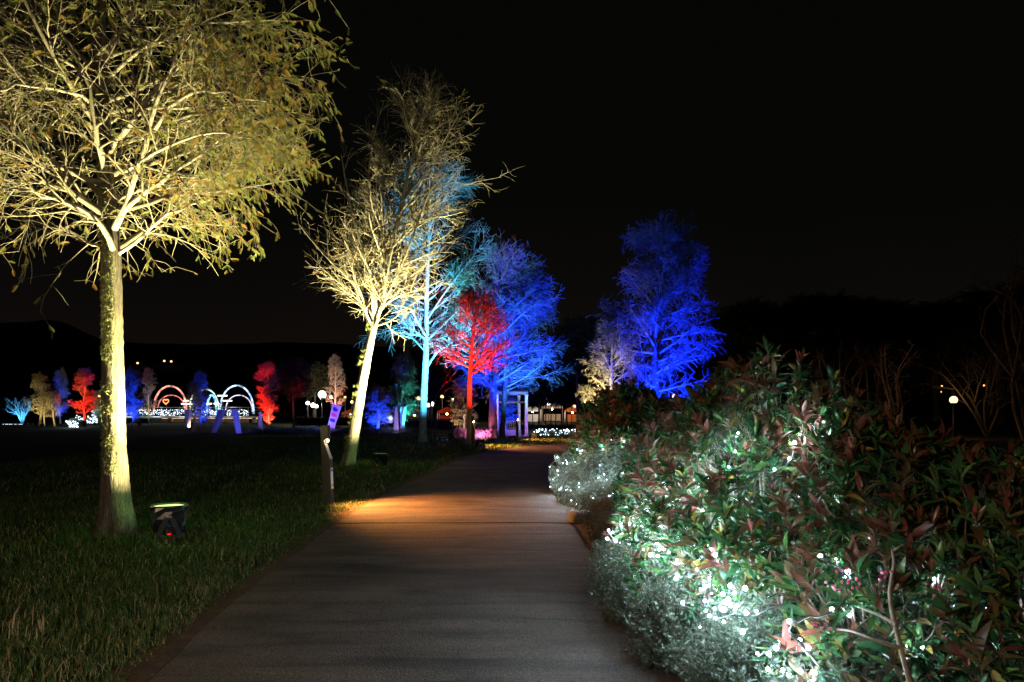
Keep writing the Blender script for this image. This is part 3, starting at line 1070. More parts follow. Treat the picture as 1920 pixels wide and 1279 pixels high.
# second tree, bare, leaning trunk
rs = np.random.RandomState(5)
d2 = 18.8
b2 = (gx(653, d2), d2, 0)
tp = rel([(653, 873, 0), (662, 820, 0), (675, 740, 0), (690, 660, 0), (702, 605, 0), (712, 560, 0), (725, 500, 0), (742, 430, 0), (762, 345, 0), (782, 265, 0), (800, 205, 0)], d2, b2)
lim2 = [
    (rel([(701, 605, 0), (690, 575, -.2), (662, 530, -.5), (625, 495, -.7), (588, 455, -.8), (560, 420, -.9)], d2, b2), 0.054),
    (rel([(703, 600, 0), (704, 560, -.3), (690, 500, -.5), (668, 430, -.7), (650, 350, -.7), (640, 290, -.7)], d2, b2), 0.054),
    (rel([(706, 595, 0), (722, 560, -.3), (748, 510, -.6), (775, 440, -.8), (800, 370, -.9), (835, 300, -1)], d2, b2), 0.052),
    (rel([(708, 588, 0), (730, 565, -.1), (760, 550, -.3), (795, 540, -.4), (830, 525, -.5)], d2, b2), 0.040),
    (rel([(722, 520, 0), (750, 450, .2), (800, 390, .4), (860, 350, .5), (940, 332, .6)], d2, b2), 0.026),
    (rel([(700, 600, .1), (670, 560, .6), (630, 540, 1.0), (590, 520, 1.3)], d2, b2), 0.032),
    (rel([(715, 545, .1), (700, 460, .6), (690, 360, .8), (700, 260, .9), (720, 190, 1.0)], d2, b2), 0.043),
    (rel([(745, 410, 0), (790, 340, -.5), (830, 270, -.8), (860, 215, -.9)], d2, b2), 0.032),
]
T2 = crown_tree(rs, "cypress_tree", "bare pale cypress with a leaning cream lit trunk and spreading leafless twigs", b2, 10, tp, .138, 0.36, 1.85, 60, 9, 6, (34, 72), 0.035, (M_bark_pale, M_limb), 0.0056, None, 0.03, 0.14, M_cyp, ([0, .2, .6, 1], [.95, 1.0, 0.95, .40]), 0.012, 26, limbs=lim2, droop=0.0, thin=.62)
Cb = bez(tp, 60)
rr = np.random.RandomState(8)
i = rr.randint(2, 24, 1500)
a = rr.uniform(3.3, 4.7, 1500)
pm = Cb[i] + rr.uniform(-1, 1, (1500, 1)) * 0.05 * np.array([0.1, 0, 1]) + np.stack([np.cos(a), np.sin(a), np.zeros(1500)], -1) * 0.165
kp = (vnoise(pm * 3.2, 5) > 0.05) & (i < 30)
pm = pm[kp]
gm = Geo()
scatter(gm, TUFT_V, TUFT_F, pm, rr.normal(size=pm.shape), rr.normal(size=pm.shape), 0.07 * rr.uniform(.5, 1.3, len(pm)), rr.uniform(0, 1, len(pm)))
tag(gm.build("moss", M_moss, T2, smooth=False), kind="stuff")
can2 = (gx(713, 18.2), 18.2, 0)
can2o = flood(can2, (can2[0] - .28, can2[1] - .02, 1.45), WARM, 1000, "black floodlight on the grass beside the leaning bare trunk", 138, 1.0, rz=-0.3)

spot((can2[0], can2[1], .36), (can2[0] + .1, can2[1] + .25, 3.0), WARM, 18000, 76, 1.0, can2o)
glow(can2o, (0, 0, .46), (.45, 1.0, .22), 9, .05)

# third tree, cyan
rs = np.random.RandomState(6)
d3 = 31.0
b3 = (gx(793, d3), d3, 0)
tp = rel([(792, 836, 0), (795, 740, 0), (799, 650, 0), (800, 560, 0), (803, 470, 0), (806, 400, 0), (808, 340, 0)], d3, b3)
lim3 = [
    (rel([(800, 690, 0), (820, 660, -.2), (850, 640, -.4), (885, 615, -.6), (915, 600, -.7)], d3, b3), .055),
    (rel([(799, 640, 0), (830, 610, -.3), (860, 580, -.5), (890, 540, -.6)], d3, b3), .055),
    (rel([(798, 660, 0), (770, 630, .2), (745, 615, .3), (715, 625, .4), (690, 628, .4)], d3, b3), .04),
    (rel([(800, 600, 0), (840, 540, -.4), (880, 490, -.6), (910, 450, -.6)], d3, b3), .05),
]
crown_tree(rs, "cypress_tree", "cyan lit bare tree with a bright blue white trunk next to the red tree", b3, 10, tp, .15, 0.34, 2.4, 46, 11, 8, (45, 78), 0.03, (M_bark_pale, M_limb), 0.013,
           lambda p: np.exp(-(((p[:, 0] - (gx(870, d3) - b3[0])) / 0.9) ** 2 + ((p[:, 2] - gz(560, d3)) / 1.2) ** 2)) * 1.0 + 0.02, 0.75, 0.17, M_cyp, ([0, .2, .6, 1], [.8, 1.0, 0.95, .45]), 0.012, 20, limbs=lim3, droop=0.0)
CY = (0.06, 0.44, 1.0)
flood((gx(830, 28.6), 28.6, 0), (gx(806, d3), d3 - .2, 5.4), CY, 17000, "blue glowing floodlight on the lawn under the wire arch", 100, .9, "cyan", 30, rz=0.2)

spot((gx(838, 28.4), 28.4, .36), (gx(815, d3), d3 - .3, 6.2), CY, 26000, 64, 1.0)

# fourth, red
rs = np.random.RandomState(9)
d4 = 28.0
b4 = (gx(880, d4), d4, 0)
tp = rel([(881, 838, 0), (880, 770, 0), (881, 705, 0), (886, 640, 0), (891, 590, 0), (896, 562, 0)], d4, b4)
lim4 = [
    (rel([(881, 695, 0), (900, 675, -.2), (930, 655, -.4), (958, 630, -.5)], d4, b4), .045),
    (rel([(880, 690, 0), (858, 678, -.2), (838, 668, -.3), (822, 650, -.4)], d4, b4), .04),
    (rel([(882, 680, 0), (910, 640, -.3), (935, 615, -.5)], d4, b4), .04),
]
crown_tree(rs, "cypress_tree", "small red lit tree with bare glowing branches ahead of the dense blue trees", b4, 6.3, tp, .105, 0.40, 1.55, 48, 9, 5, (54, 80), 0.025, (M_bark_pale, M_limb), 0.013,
           lambda p: (p[:, 2] > 4.6) * 0.10 + np.exp(-(((p[:, 2] - 1.9) / 0.45) ** 2)) * 1.0, 0.5, 0.17, M_cyp_grey, ([0, .12, .55, 1], [1.15, 1.1, .6, .12]), 0.012, 18, limbs=lim4, droop=0.0)
# epicormic shoots low on the red trunk
RED = (1.0, 0.014, 0.007)
flood((b4[0] + .5, 26.3, 0), (b4[0], 27.9, 3.7), RED, 9500, "small red floodlight under the red bare tree", 64, 1.0, "red", 14)

# fifth, dense blue pair with the teal edge
BLUE = (0.004, 0.014, 1.0)
rs = np.random.RandomState(12)
d5 = 35.5
b5 = (gx(926, d5), d5, 0)
tp = rel([(925, 826, 0), (924, 770, 0), (926, 700, 0), (930, 620, 0), (938, 540, 0), (942, 475, 0)], d5, b5)
crown_tree(rs, "cypress_tree", "dense blue lit tree standing before the violet pavilion, pale lit on its lower boughs", b5, 8.5, tp, .20, 0.30, 2.1, 46, 10, 7, (48, 80), 0.04, (M_bark, M_limb), 0.012, None, 0.13, 0.26, M_cyp_grey, ([0, .2, .55, 1], [1.1, 1.15, .85, .2]), 0.015, 18)
b6 = (gx(943, d5 + 0.9), d5 + 0.9, 0)
tp = rel([(941, 824, .9), (946, 740, .9), (955, 660, .9), (968, 580, .9), (978, 505, .9)], d5, b6)
crown_tree(rs, "cypress_tree", "dense blue and teal lit tree spreading over the pavilion roof", b6, 8, tp, .13, 0.24, 2.3, 50, 10, 7, (52, 92), 0.02, (M_bark, M_limb), 0.012, None, 0.17, 0.26, M_cyp_grey, ([0, .25, .6, 1], [1.1, 1.2, .8, .25]), 0.015, 16)
flood((gx(962, 30.6), 30.6, 0), (b5[0] + .75, d5 + .3, 5.6), BLUE, 52000, "blue floodlight at the foot of the dense blue tree", 74, 1.0, "blue", 14)
flood((b5[0] + 1.9, d5 - 1.3, 0), (b5[0] + 2.1, d5 + .5, 3.6), (0.05, 0.45, 0.75), 3200, "teal floodlight on the grass under the spreading blue and teal tree", 110, 1.0, "teal", 14)
# ------------------------------------------------------------------ more trees of the park
def far_rs(k):
    return np.random.RandomState(100 + k)


PROTO = {}


def far_tree(kind, px, py_base, d, top_py, wpx, label, rz=0.0, group="illuminated trees across the lawn"):
    """a tree of one of a few kinds, scaled to the height and width it has in the picture"""
    base = (gx(px, d), d, 0)
    H = gz(top_py, d)
    W = wpx * d / F
    if kind not in PROTO:
        if kind == "cone":
            t = crown_tree(far_rs(1), "park_tree", label, base, 5.0, None, .085, .16, 1.05, 46, 8, 5, (42, 70), .07, (M_bark_pale, M_limb), .016, None, .07, .20, M_cyp_grey, ([0, .15, .6, 1], [.85, 1.0, .7, .15]), .012, 10)
        elif kind == "airy":
            t = crown_tree(far_rs(2), "park_tree", label, base, 5.0, None, .085, .20, 1.05, 40, 8, 5, (48, 76), .035, (M_bark_pale, M_limb), .018, None, .035, .20, M_cyp_grey, ([0, .12, .5, 1], [.85, 1.0, .66, .12]), .012, 10)
        elif kind == "dense":
            t = crown_tree(far_rs(3), "park_tree", label, base, 5.0, None, .10, .12, 1.05, 54, 9, 5, (50, 82), .04, (M_bark_pale, M_limb), .014, None, .24, .24, M_cyp_grey, ([0, .15, .6, 1], [.9, 1.0, .75, .15]), .012, 10)
        elif kind == "dark":
            t = crown_tree(far_rs(4), "park_tree", label, base, 5.0, None, .07, .38, 1.05, 40, 8, 5, (45, 80), .04, (M_bark, M_bark), .014, None, .6, .30, M_dark_leaf, ([0, .2, .6, 1], [.8, 1.0, .8, .3]), .012, 10)
        PROTO[kind] = t
        t.scale = (W / 2.25, W / 2.25, H / 5.0)
        t["group"] = group
        t.rotation_euler = (0, 0, rz)
        return t
    t = copy_tree(PROTO[kind])
    t.location = base
    t.rotation_euler = (0, 0, rz)
    t.scale = (W / 2.25, W / 2.25, H / 5.0)
    tag(t, label, "tree", group)
    return t


YEL = (1.0, 0.82, 0.30)
DBL = (0.006, 0.035, 1.0)
PINK = (1.0, 0.33, 0.22)
TEAL = (0.03, 0.75, 0.65)


def lit(kind, px, py_b, d, top, w, color, power, label, flabel, off=(0.2, -2.0), size=95, key=None, rz=0.0, aim=0.6):
    far_tree(kind, px, py_b, d, top, w, label, rz)
    x = gx(px, d)
    if flabel:
        flood((x + off[0], d + off[1], 0), (x, d, gz(top, d) * aim), color, power, flabel, size, 1.0, key or "far", 4, 0.8)
    else:
        spot((x + off[0], d + off[1], 0.3), (x, d, gz(top, d) * aim), color, power, size)


lit("airy", 74, 797, 66, 706, 58, YEL, 900, "tallest yellow green lit tree beside the light blue shrub", "floodlight under the tallest yellow green tree", key="yel", rz=.3)
lit("airy", 83, 798, 64, 738, 34, YEL, 700, "shorter yellow lit tree close against the tallest yellow green one", "floodlight under the shorter yellow tree", key="yel", rz=1.9)
lit("airy", 103, 801, 61, 738, 42, (1.0, .72, .24), 800, "bushy gold lit tree between the yellow green tree and the red tree", "floodlight under the bushy gold tree", key="yel", rz=4.0)
lit("dense", 113, 796, 74, 697, 34, DBL, 7000, "dark blue lit tree showing only its top above the gold tree", "blue floodlight hidden behind the bushy gold tree", (0.3, -1.5), key="dbl", rz=.5)
lit("cone", 161, 799, 62, 696, 58, RED, 5000, "red lit tree above white fairy lights, seen beside the thick trunk", "red floodlight in the white fairy lights", key="red2", rz=2.5)
lit("cone", 186, 797, 70, 735, 44, TEAL, 700, "low teal lit tree behind the red one, half hidden by the thick trunk", "teal floodlight half hidden behind the thick trunk", key="teal2", rz=1.2)
lit("dense", 249, 801, 58, 696, 44, DBL, 9000, "deep blue lit tree just beside the thick cypress trunk", "blue floodlight under the deep blue tree by the trunk", key="dbl", rz=3.3)
lit("cone", 279, 798, 64, 696, 42, (1.0, .75, .32), 650, "dim olive lit tree between the deep blue tree and the light arches", "floodlight under the dim olive tree", key="yel", rz=5.0)
lit("airy", 362, 809, 48, 720, 44, (1.0, .78, .35), 330, "thin bare brownish tree standing in front of the light arches", "small floodlight under the thin bare tree by the arches", (0.15, -1.0), key="yel", rz=.9)
lit("dense", 377, 806, 53, 702, 36, DBL, 5000, "dim blue lit tree rising above the middle light arch", "blue floodlight beneath the middle light arch", key="dbl", rz=2.2)
lit("cone", 499, 805, 54, 686, 66, RED, 6500, "tall bright red lit tree at the end of the light arches", "red floodlight at the end of the light arches", (0.3, -2.2), key="red2", rz=.7)
lit("cone", 506, 804, 53.0, 752, 34, (1.0, .12, .07), 900, "short red and orange tree in front of the tall bright red one", None, (0.15, -.8), rz=4.4)
far_tree("dark", 551, 806, 56, 684, 70, "unlit dark tree between the tall red tree and the pink tree", .4)
lit("airy", 628, 796, 73, 672, 48, PINK, 3000, "pink and rust lit tree above the violet banner", "floodlight under the pink and rust tree", (0.0, -1.4), key="pink", rz=1.3)
lit("dense", 708, 812, 45, 727, 60, DBL, 6500, "low spreading royal blue tree behind the leaning pale trunk", "blue floodlight under the low royal blue tree", (0.1, -1.0), 120, "dbl", 3.9)
lit("dense", 757, 810, 47, 668, 62, TEAL, 2600, "tall teal lit tree fading upward behind the cyan tree", "teal floodlight under the tall teal tree", (0.35, -1.2), 75, "teal2", .2, .5)
lit("dense", 869, 820, 37.5, 714, 58, (1.0, .78, .33), 420, "olive lit drooping tree behind the small red tree", "floodlight under the olive drooping tree", (-.5, -1.5), key="yel", rz=2.0)
lit("dense", 948, 811, 46, 735, 50, DBL, 6000, "blue lit tree seen through the pavilion columns", "blue floodlight behind the pavilion", key="dbl", rz=5.6)
far_tree("dark", 590, 800, 76, 690, 60, "unlit dark tree behind the white street lamps", 1.7)
far_tree("dark", 806, 806, 60, 690, 70, "unlit dark tree behind the cyan tree's trunk", 2.9)

# the pale and the blue tree beyond the hedge
rs = np.random.RandomState(31)
dr = 43.0
br = (gx(1147, dr), dr, 0)
crown_tree(rs, "cypress_tree", "pale yellow lit tree half behind the blue tree, above the dark end of the hedge", br, 6.2, None, .12, .22, 1.6, 40, 10, 6, (55, 85), .03, (M_bark_pale, M_limb), .016, None, .10, .24, M_cyp_grey, ([0, .2, .6, 1], [1.15, 1.1, .7, .3]), .014, 12)
flood((br[0] - .7, dr - 2.0, 0), (br[0] - 1.0, dr, 3.0), (1.0, .86, .42), 6500, "floodlight under the pale yellow tree behind the hedge", 84, 1.0, "yel", 4)
rs = np.random.RandomState(32)
bs = (gx(1238, dr), dr + 1.0, 0)
crown_tree(rs, "cypress_tree", "tall deep blue lit tree standing alone beyond the hedge", bs, 12.0, None, .22, .10, 2.9, 64, 11, 6, (55, 88), .03, (M_bark, M_limb), .014, None, .20, .34, M_cyp_grey, ([0, .15, .5, .8, 1], [1.0, 1.1, .98, .65, .15]), .015, 14)
flood((bs[0] + .5, bs[1] - 3.0, 0), (bs[0] + .2, bs[1], 7.4), (0.003, 0.016, 1.0), 56000, "blue floodlight under the tall deep blue tree beyond the hedge", 105, 1.0, "blue", 14)

# light blue vase shaped shrub at the far lawn edge
t = thing("bare_shrub", "light blue lit bare shrub fanning out from one foot", "shrub", (gx(42, 70), 70, 0))
rs = np.random.RandomState(33)
P, R = [], []
for k in range(16):
    a = rs.uniform(-1, 1)
    P.append(bez([(0.05 * rs.normal(), 0.05 * rs.normal(), 0), (a * .5, rs.normal() * .3, .9), (a * 1.3 + .1 * rs.normal(), rs.normal() * .5, 1.7 + .3 * rs.normal()), (a * 1.7, rs.normal() * .6, 2.3 + .3 * rs.normal())], 8))
    R.append(.05 * np.linspace(1, .3, 8))
P, R = np.array(P), np.array(R)
tag(tubes(Geo(), P, R, 5).build("stems", M_limb, t), kind="stuff")
P2, R2, _, _ = spawn(rs, P, R, 7, (.35, 1), (25, 60), (.4, .9), 5, .02, .2, .6)
tag(tubes(Geo(), P2, np.maximum(R2, .014), 3).build("twigs", M_limb, t), kind="stuff")
spot((gx(44, 70), 68.9, .25), (gx(42, 70), 70, 1.6), (0.05, 0.36, 1.0), 1500, 120)

# bare and dark trees beyond the hedge on the lamp's side
rs = np.random.RandomState(34)


def vase_tree(px, d, top_py, wpx, label, n=6, cat="tree", mat=M_bark):
    t = thing("bare_tree", label, cat, (gx(px, d), d, 0), 0, "bare trees near the globe lamp")
    H = gz(top_py, d)
    W = wpx * d / F / 2
    P, R = [], []
    for k in range(n):
        a = (k + .5) / n * 2 - 1 + rs.normal() * .1
        P.append(bez([(0, 0, -.02), (a * W * .25, rs.normal() * .15, H * .32), (a * W * .6 + rs.normal() * .15, rs.normal() * W * .4, H * .68), (a * W * .9, rs.normal() * W * .5, H * (1 - .15 * abs(a)))], 9))
        R.append(.075 * np.linspace(1, .15, 9))
    P, R = np.array(P), np.array(R)
    tag(tubes(Geo(), P, R, 6).build("stems", mat, t), kind="stuff")
    gb = Geo()
    P2, R2, _, _ = spawn(rs, P, R, 9, (.3, 1), (25, 60), (W * .4, W * .8), 6, .03, .2, .5)
    tubes(gb, P2, np.maximum(R2, .008), 4)
    P3, R3, _, _ = spawn(rs, P2, R2, 5, (.2, 1), (25, 60), (W * .2, W * .4), 4, .0, .2, .6)
    tubes(gb, P3, np.maximum(R3, .006), 3)
    tag(gb.build("twigs", mat, t), kind="stuff")
    return t


vase_tree(1578, 30, 640, 130, "many stemmed bare bush dimly seen over the tall red tipped shrub")
vase_tree(1645, 33, 640, 90, "small bare bush with a faint orange glow on its twigs")
vase_tree(1680, 29, 640, 110, "forked bare tree with pale crooked stems beyond the hedge", 4, mat=M_bark_pale)
vase_tree(1850, 38.5, 640, 300, "wide bare tree with orange lit boughs above the globe lamp", 9, mat=M_bark)
vase_tree(1935, 20, 470, 260, "big bare tree cut by the picture edge, its twigs barely lit", 8, mat=M_bark)
for k, (px, d, top_, w, lab) in enumerate(((1085, 62, 610, 110, "dark unlit tree between the teal lit boughs and the pale yellow tree"), (1400, 75, 585, 190, "dark tree mass next to the tall blue tree"), (1530, 80, 572, 210, "broad dark tree beyond the bare bush"), (1650, 86, 580, 200, "dark tree behind the forked bare tree"), (1760, 82, 590, 200, "dark tree behind the globe lamp"), (1880, 70, 560, 240, "tallest dark tree at the park's far end"))):
    far_tree("dark", px, 795, d, top_, w, lab, k * 1.1, "unlit trees in the dark")

# ------------------------------------------------------------------ bollard lights
def make_bollard():
    t = thing("bollard_light", "", "bollard light")
    prism(Geo(), [(-.075, -.02), (.085, -.02), (.085, .68), (-.015, .915), (-.015, .955), (.060, .985), (.060, 1.16), (-.075, 1.16)], -.07, .07).build("post", M_bollard, t, smooth=False)
    box(Geo(), (-.0075, 0, 1.1655), (.142, .147, .011), bev=.003).build("cap", M_bollard, t, smooth=False)
    prism(Geo(), [(.075, .683), (.089, .683), (-.004, .9045), (-.0125, .9045)], -.065, .065).build("reflector", M_concrete, t, smooth=False)
    ball(Geo(), (.030, 0, .945), .020, 12, 7).build("lamp", emit("bollard_lamp", (1.0, .72, .34), 90), t)
    box(Geo(), (0, 0, .008), (.26, .23, .016), bev=.006).build("base_plate", M_steel, t, smooth=False)
    return t


B0 = make_bollard()
for k, (px, d, rz, sc_, lab, pw) in enumerate(((616, 10.85, -.12, 1.0, "bronze bollard light glowing on the lawn edge in front of the leaning trunk", 150), (887, 27.6, -.1, 1.0, "bollard light standing beside the small red tree", 170), (970, 33.6, -.2, 1.0, "bollard light in front of the violet pavilion column", 150))):
    o = B0 if k == 0 else copy_tree(B0)
    o.location = (gx(px, d), d, 0)
    o.rotation_euler = (0, math.radians(-2.2) if k == 0 else 0, rz)
    o.scale = (sc_ * .78, sc_ * .78, sc_)
    tag(o, lab, "bollard light", "bollard lights along the path")
    ca, sa = math.cos(rz), math.sin(rz)
    fw = Vector((ca, sa, 0))
    p = o.location + fw * .055 + Vector((0, 0, .93))
    spot(p, p + fw * 1.0 + Vector((0, .02, -.62)), (1.0, .37, .085), pw * 13, 114, 1.0, o, .02)
    if k == 0:
        s_ = box(Geo(), (.0865, 0, .40), (.003, .11, .30)).build("sticker", M_sticker, o, smooth=False)
        box(Geo(), (.0890, 0, .52), (.002, .09, .04)).build("print_band", M_sticker_b, s_, smooth=False)
        box(Geo(), (.0890, 0, .30), (.002, .09, .05)).build("print_band", M_sticker_y, s_, smooth=False)

# ------------------------------------------------------------------ wire arch ornament
dw = 27.4
t = thing("wire_arch", "unlit wire arch ornament with bent rods between the cyan and the red tree", "ornament", (gx(830, dw), dw, 0))


def wire(pts, r=.012, dd=0.0):
    P = image_line([(a, b_, dd) for a, b_ in pts], dw, 24) - np.array([gx(830, dw), dw, 0])
    tubes(Geo(), P, np.full(24, r), 5).build("rod", M_black, t)


for dd in (0.0, 0.5):
    wire([(810, 838), (809, 800), (812, 765), (820, 740), (832, 722), (843, 714), (854, 718), (866, 735)], dd=dd)
    wire([(815, 838), (815, 800), (820, 770), (830, 742), (842, 728), (852, 730), (862, 742)], dd=dd)
    wire([(842, 838), (842, 805), (838, 790), (828, 786), (819, 792), (816, 815), (815, 838)], dd=dd)
    wire([(846, 838), (848, 800), (853, 780), (860, 765)], dd=dd)
wire([(832, 722), (836, 708), (842, 700), (846, 690)], .008)
wire([(843, 714), (848, 704), (856, 698), (858, 688)], .008)
wire([(845, 712), (840, 700), (834, 694), (832, 684)], .008)
wire([(858, 838), (857, 815), (860, 795), (866, 780)])

# ------------------------------------------------------------------ pavilion and pink flowers
dp = 38.0
pv = thing("pavilion", "violet lit garden pavilion with white columns behind the blue trees", "pavilion", (gx(953, dp), dp + .4, 0), math.radians(14))
pv.scale = (.80, .80, 1)
V = 1.12


def col(x, y, h=2.15):
    c = thing("column", None, None)
    return c


for (x, y) in ((-.95, -.95), (.95, -.95), (.95, .95), (-.95, .95)):
    g = Geo()
    zz = [0, .10, .101, .16, .17, 1.0, 2.08, 2.09, 2.16]
    rr_ = [.15, .15, .125, .125, .105, .10, .09, .125, .125]
    tubes(g, np.array([[x, y, q_] for q_ in zz]), np.array(rr_), 14, cap=True)
    g.build("column", M_white, pv)
for (x, y, sx, sy) in ((0, -.95, 2.1, .12), (0, .95, 2.1, .12), (-.95, 0, .12, 1.78), (.95, 0, .12, 1.78)):
    box(Geo(), (x, y, 2.232), (sx, sy, .14)).build("beam", M_wood_red, pv, smooth=False)
for (x, y, sx, sy) in ((0, .95, 1.75, .08), (-.95, 0, .08, 1.75), (.95, .0, .08, 1.75)):
    box(Geo(), (x, y, 1.78), (sx, sy, .10)).build("beam", M_wood_red, pv, smooth=False)
box(Geo(), (0, 0, .02), (2.6, 2.6, .05), bev=.02).build("floor_slab", M_concrete, pv, smooth=False)
box(Geo(), (-.1, -.98, .22), (1.35, .14, .34), bev=.01).build("low_wall", M_concrete, pv, smooth=False)
rl = box(Geo(), (0, .95, .78), (1.72, .05, .06)).build("railing", M_wood_red, pv, smooth=False)
for k in range(11):
    box(Geo(), (-.75 + .15 * k, .95, .60), (.035, .03, .295)).build("baluster", M_wood_red, rl, smooth=False)
box(Geo(), (0, .95, .42), (1.72, .05, .05)).build("railing", M_wood_red, pv, smooth=False)
# roof with upswept corners
g = Geo()
n = 13
u = np.linspace(-1, 1, n)
Vv = []
for zoff in (0, -.07):
    for a in u:
        for b_ in u:
            r_ = max(abs(a), abs(b_))
            cor = (abs(a) * abs(b_)) ** 3
            Vv.append([a * 1.65, b_ * 1.65, 2.36 + .85 * (1 - r_) ** 1.2 + .30 * cor + zoff])
q = []
for s_ in (0, n * n):
    for i in range(n - 1):
        for j in range(n - 1):
            f = [s_ + i * n + j, s_ + (i + 1) * n + j, s_ + (i + 1) * n + j + 1, s_ + i * n + j + 1]
            q.append(f if s_ == 0 else f[::-1])
rim = [i * n for i in range(n)] + [(n - 1) * n + j for j in range(1, n)] + [i * n + n - 1 for i in range(n - 2, -1, -1)] + [j for j in range(n - 2, 0, -1)]
for i in range(len(rim)):
    a, b_ = rim[i], rim[(i + 1) % len(rim)]
    q.append([b_, a, a + n * n, b_ + n * n])
g.add(Vv, np.array(q))
g.build("roof", M_hill, pv)
spot((gx(975, dp), dp - 1.6, .25), (gx(962, dp), dp + .4, 1.8), (.30, .15, 1.0), 130, 120, 1.0)
spot((gx(905, dp), dp - 1.7, .25), (gx(925, dp), dp + .4, 1.8), (.30, .16, 1.0), 90, 120, 1.0)


def low_plants(name, label, cat, x0, x1, y0, y1, h, n, mat, seed, kind="stuff", fr=None, sc_=.16):
    r_ = np.random.RandomState(seed)
    p = np.stack([r_.uniform(x0, x1, n), r_.uniform(y0, y1, n), r_.uniform(.02, 1, n) ** .7 * h], -1)
    p[:, 2] *= .65 + .45 * vnoise(p[:, :2] * 2.2, seed)
    p[:, 2] = np.maximum(p[:, 2], .02)
    g_ = Geo()
    ax_ = nrm(r_.normal(size=(n, 3)) * .6 + np.array([0, 0, .9]))
    scatter(g_, *(fr or (TUFT_V, TUFT_F)), p, ax_, r_.normal(size=(n, 3)), sc_ * r_.uniform(.5, 1.3, n), r_.uniform(0, 1, n))
    o = g_.build(name, mat, smooth=False)
    return tag(o, label, cat, None, kind)


low_plants("flower_bed", "bed of pink lit pale flowers at the foot of the blue tree", "flowers", gx(852, 35), gx(922, 35), 34.6, 36.2, .62, 1700, M_pinkfl, 51)
spot((gx(902, 34.2), 34.0, .25), (gx(900, 35.5), 35.6, .35), (1.0, .22, .55), 420, 120, 1.0)
low_plants("flower_bed", "bluish strip of low bedding plants across the far lawn", "flowers", gx(480, 46), gx(800, 46), 43.5, 49, .30, 9000, M_fine, 52)
spot((gx(735, 45), 44.6, .9), (gx(690, 46), 47, .1), (.25, .35, 1.0), 260, 150, 1.0)
spot((gx(600, 45), 44.6, .9), (gx(560, 46), 47, .1), (.12, .2, 1.0), 260, 150, 1.0)
V = [[gx(610, 42), 41.6, .006], [gx(890, 42), 41.2, .006], [gx(890, 42), 42.3, .006], [gx(610, 42), 42.6, .006]]
tag(Geo().add(V, np.array([[0, 1, 2, 3]])).build("far_path", M_soil), "thin pale path crossing the far side of the lawn", None, None, "structure")

# ------------------------------------------------------------------ light arches on the footbridge
da = 78.0


def led_tube(name, c, s):
    m = emit(name, c, s)
    nt = m.node_tree
    tc_ = nt.nodes.new("ShaderNodeTexCoord")
    no = nt.nodes.new("ShaderNodeTexNoise")
    no.inputs["Scale"].default_value = 2.6
    no.inputs["Detail"].default_value = 3
    mr = nt.nodes.new("ShaderNodeMapRange")
    mr.inputs[1].default_value = .36
    mr.inputs[2].default_value = .64
    mr.inputs[3].default_value = .25 * s
    mr.inputs[4].default_value = 1.7 * s
    em = [n for n in nt.nodes if n.type == "EMISSION"][0]
    nt.links.new(tc_.outputs["Object"], no.inputs["Vector"])
    nt.links.new(no.outputs["Fac"], mr.inputs[0])
    nt.links.new(mr.outputs[0], em.inputs["Strength"])
    return m


def light_arch(cx, w, top_, fl, fr_, r, c, s, label, dd=0.0, ext=0.0):
    d = da + dd
    a = np.linspace(PI, 0, 34)
    low = max(fl, fr_)
    pts = []
    for q_ in a:
        pts.append((cx + w * math.cos(q_), low - (low - top_) * math.sin(q_) ** .85))
    pts[0] = (pts[0][0], fl)
    P = np.array([[gx(x, d), d, gz(y, d)] for x, y in pts])
    t = thing("light_arch", label, "light arch", (gx(cx, d), d, gz(low, d)), 0, "glowing arches on the footbridge")
    P = P - np.array(t.location)
    tubes(Geo(), P, np.full(34, r * .78), 7, cap=True).build("light_tube", led_tube("arch_light", c, s), t)
    Q = P.copy()
    Q[:, 1] += r * 2.1
    tubes(Geo(), Q, np.full(34, .03), 5, cap=True).build("frame", M_steel, t)


light_arch(319, 31, 724, 774, 774, .115, (1.0, .36, .26), 1.5, "large salmon pink light arch, first beside the olive tree")
light_arch(321, 25, 741, 764, 768, .075, (1.0, .25, .22), 1.0, "thin red light arch inside the large salmon pink arch", 4)
light_arch(364, 8.5, 741, 778, 778, .13, (1.0, .92, .60), 1.9, "narrow pale yellow light arch behind the thin bare tree", 2)
light_arch(386, 24, 730, 770, 772, .085, (.62, 1.0, .82), 1.4, "greenish white light arch in the middle of the footbridge", 1)
light_arch(397, 9, 741, 779, 779, .13, (.30, .72, 1.0), 1.8, "narrow sky blue light arch under the greenish white one", 0)
light_arch(444, 31.5, 723, 774, 776, .105, (.45, .70, 1.0), 1.7, "large blue white light arch next to the tall red tree", 0)
light_arch(448, 25, 741, 770, 772, .07, (.75, .70, 1.0), 1.2, "thin lilac light arch inside the large blue white arch", 4)
for k, (x0, x1, y, lab) in enumerate(((344, 357, 751.5, "white light bar at the foot of the salmon pink arch"), (340, 361, 757.5, "white light bar just under the first bar"), (387, 397, 757, "short white light bar across the sky blue arch"), (401, 411, 757, "short white light bar beside the sky blue arch"), (408, 426, 742, "upper white light bar where two arches meet"), (418, 435, 751.5, "white light bar inside the large blue white arch"))):
    d = da - 1
    t = thing("light_bar", lab, "light bar", (gx((x0 + x1) / 2, d), d, gz(y, d)), 0, "white light bars between the arches")
    hw = (x1 - x0) / 2 * d / F
    tubes(Geo(), np.array([[-hw, 0, 0], [hw, 0, 0]]), np.full(2, .075), 7, cap=True).build("light_tube", emit("bar_light", (1, .95, .88), 2.2), t)
    tubes(Geo(), np.array([[0, .12, .05], [0, .12, -(gz(y, d) - gz(776, d))]]), np.full(2, .03), 5, cap=True).build("post", M_steel, t)
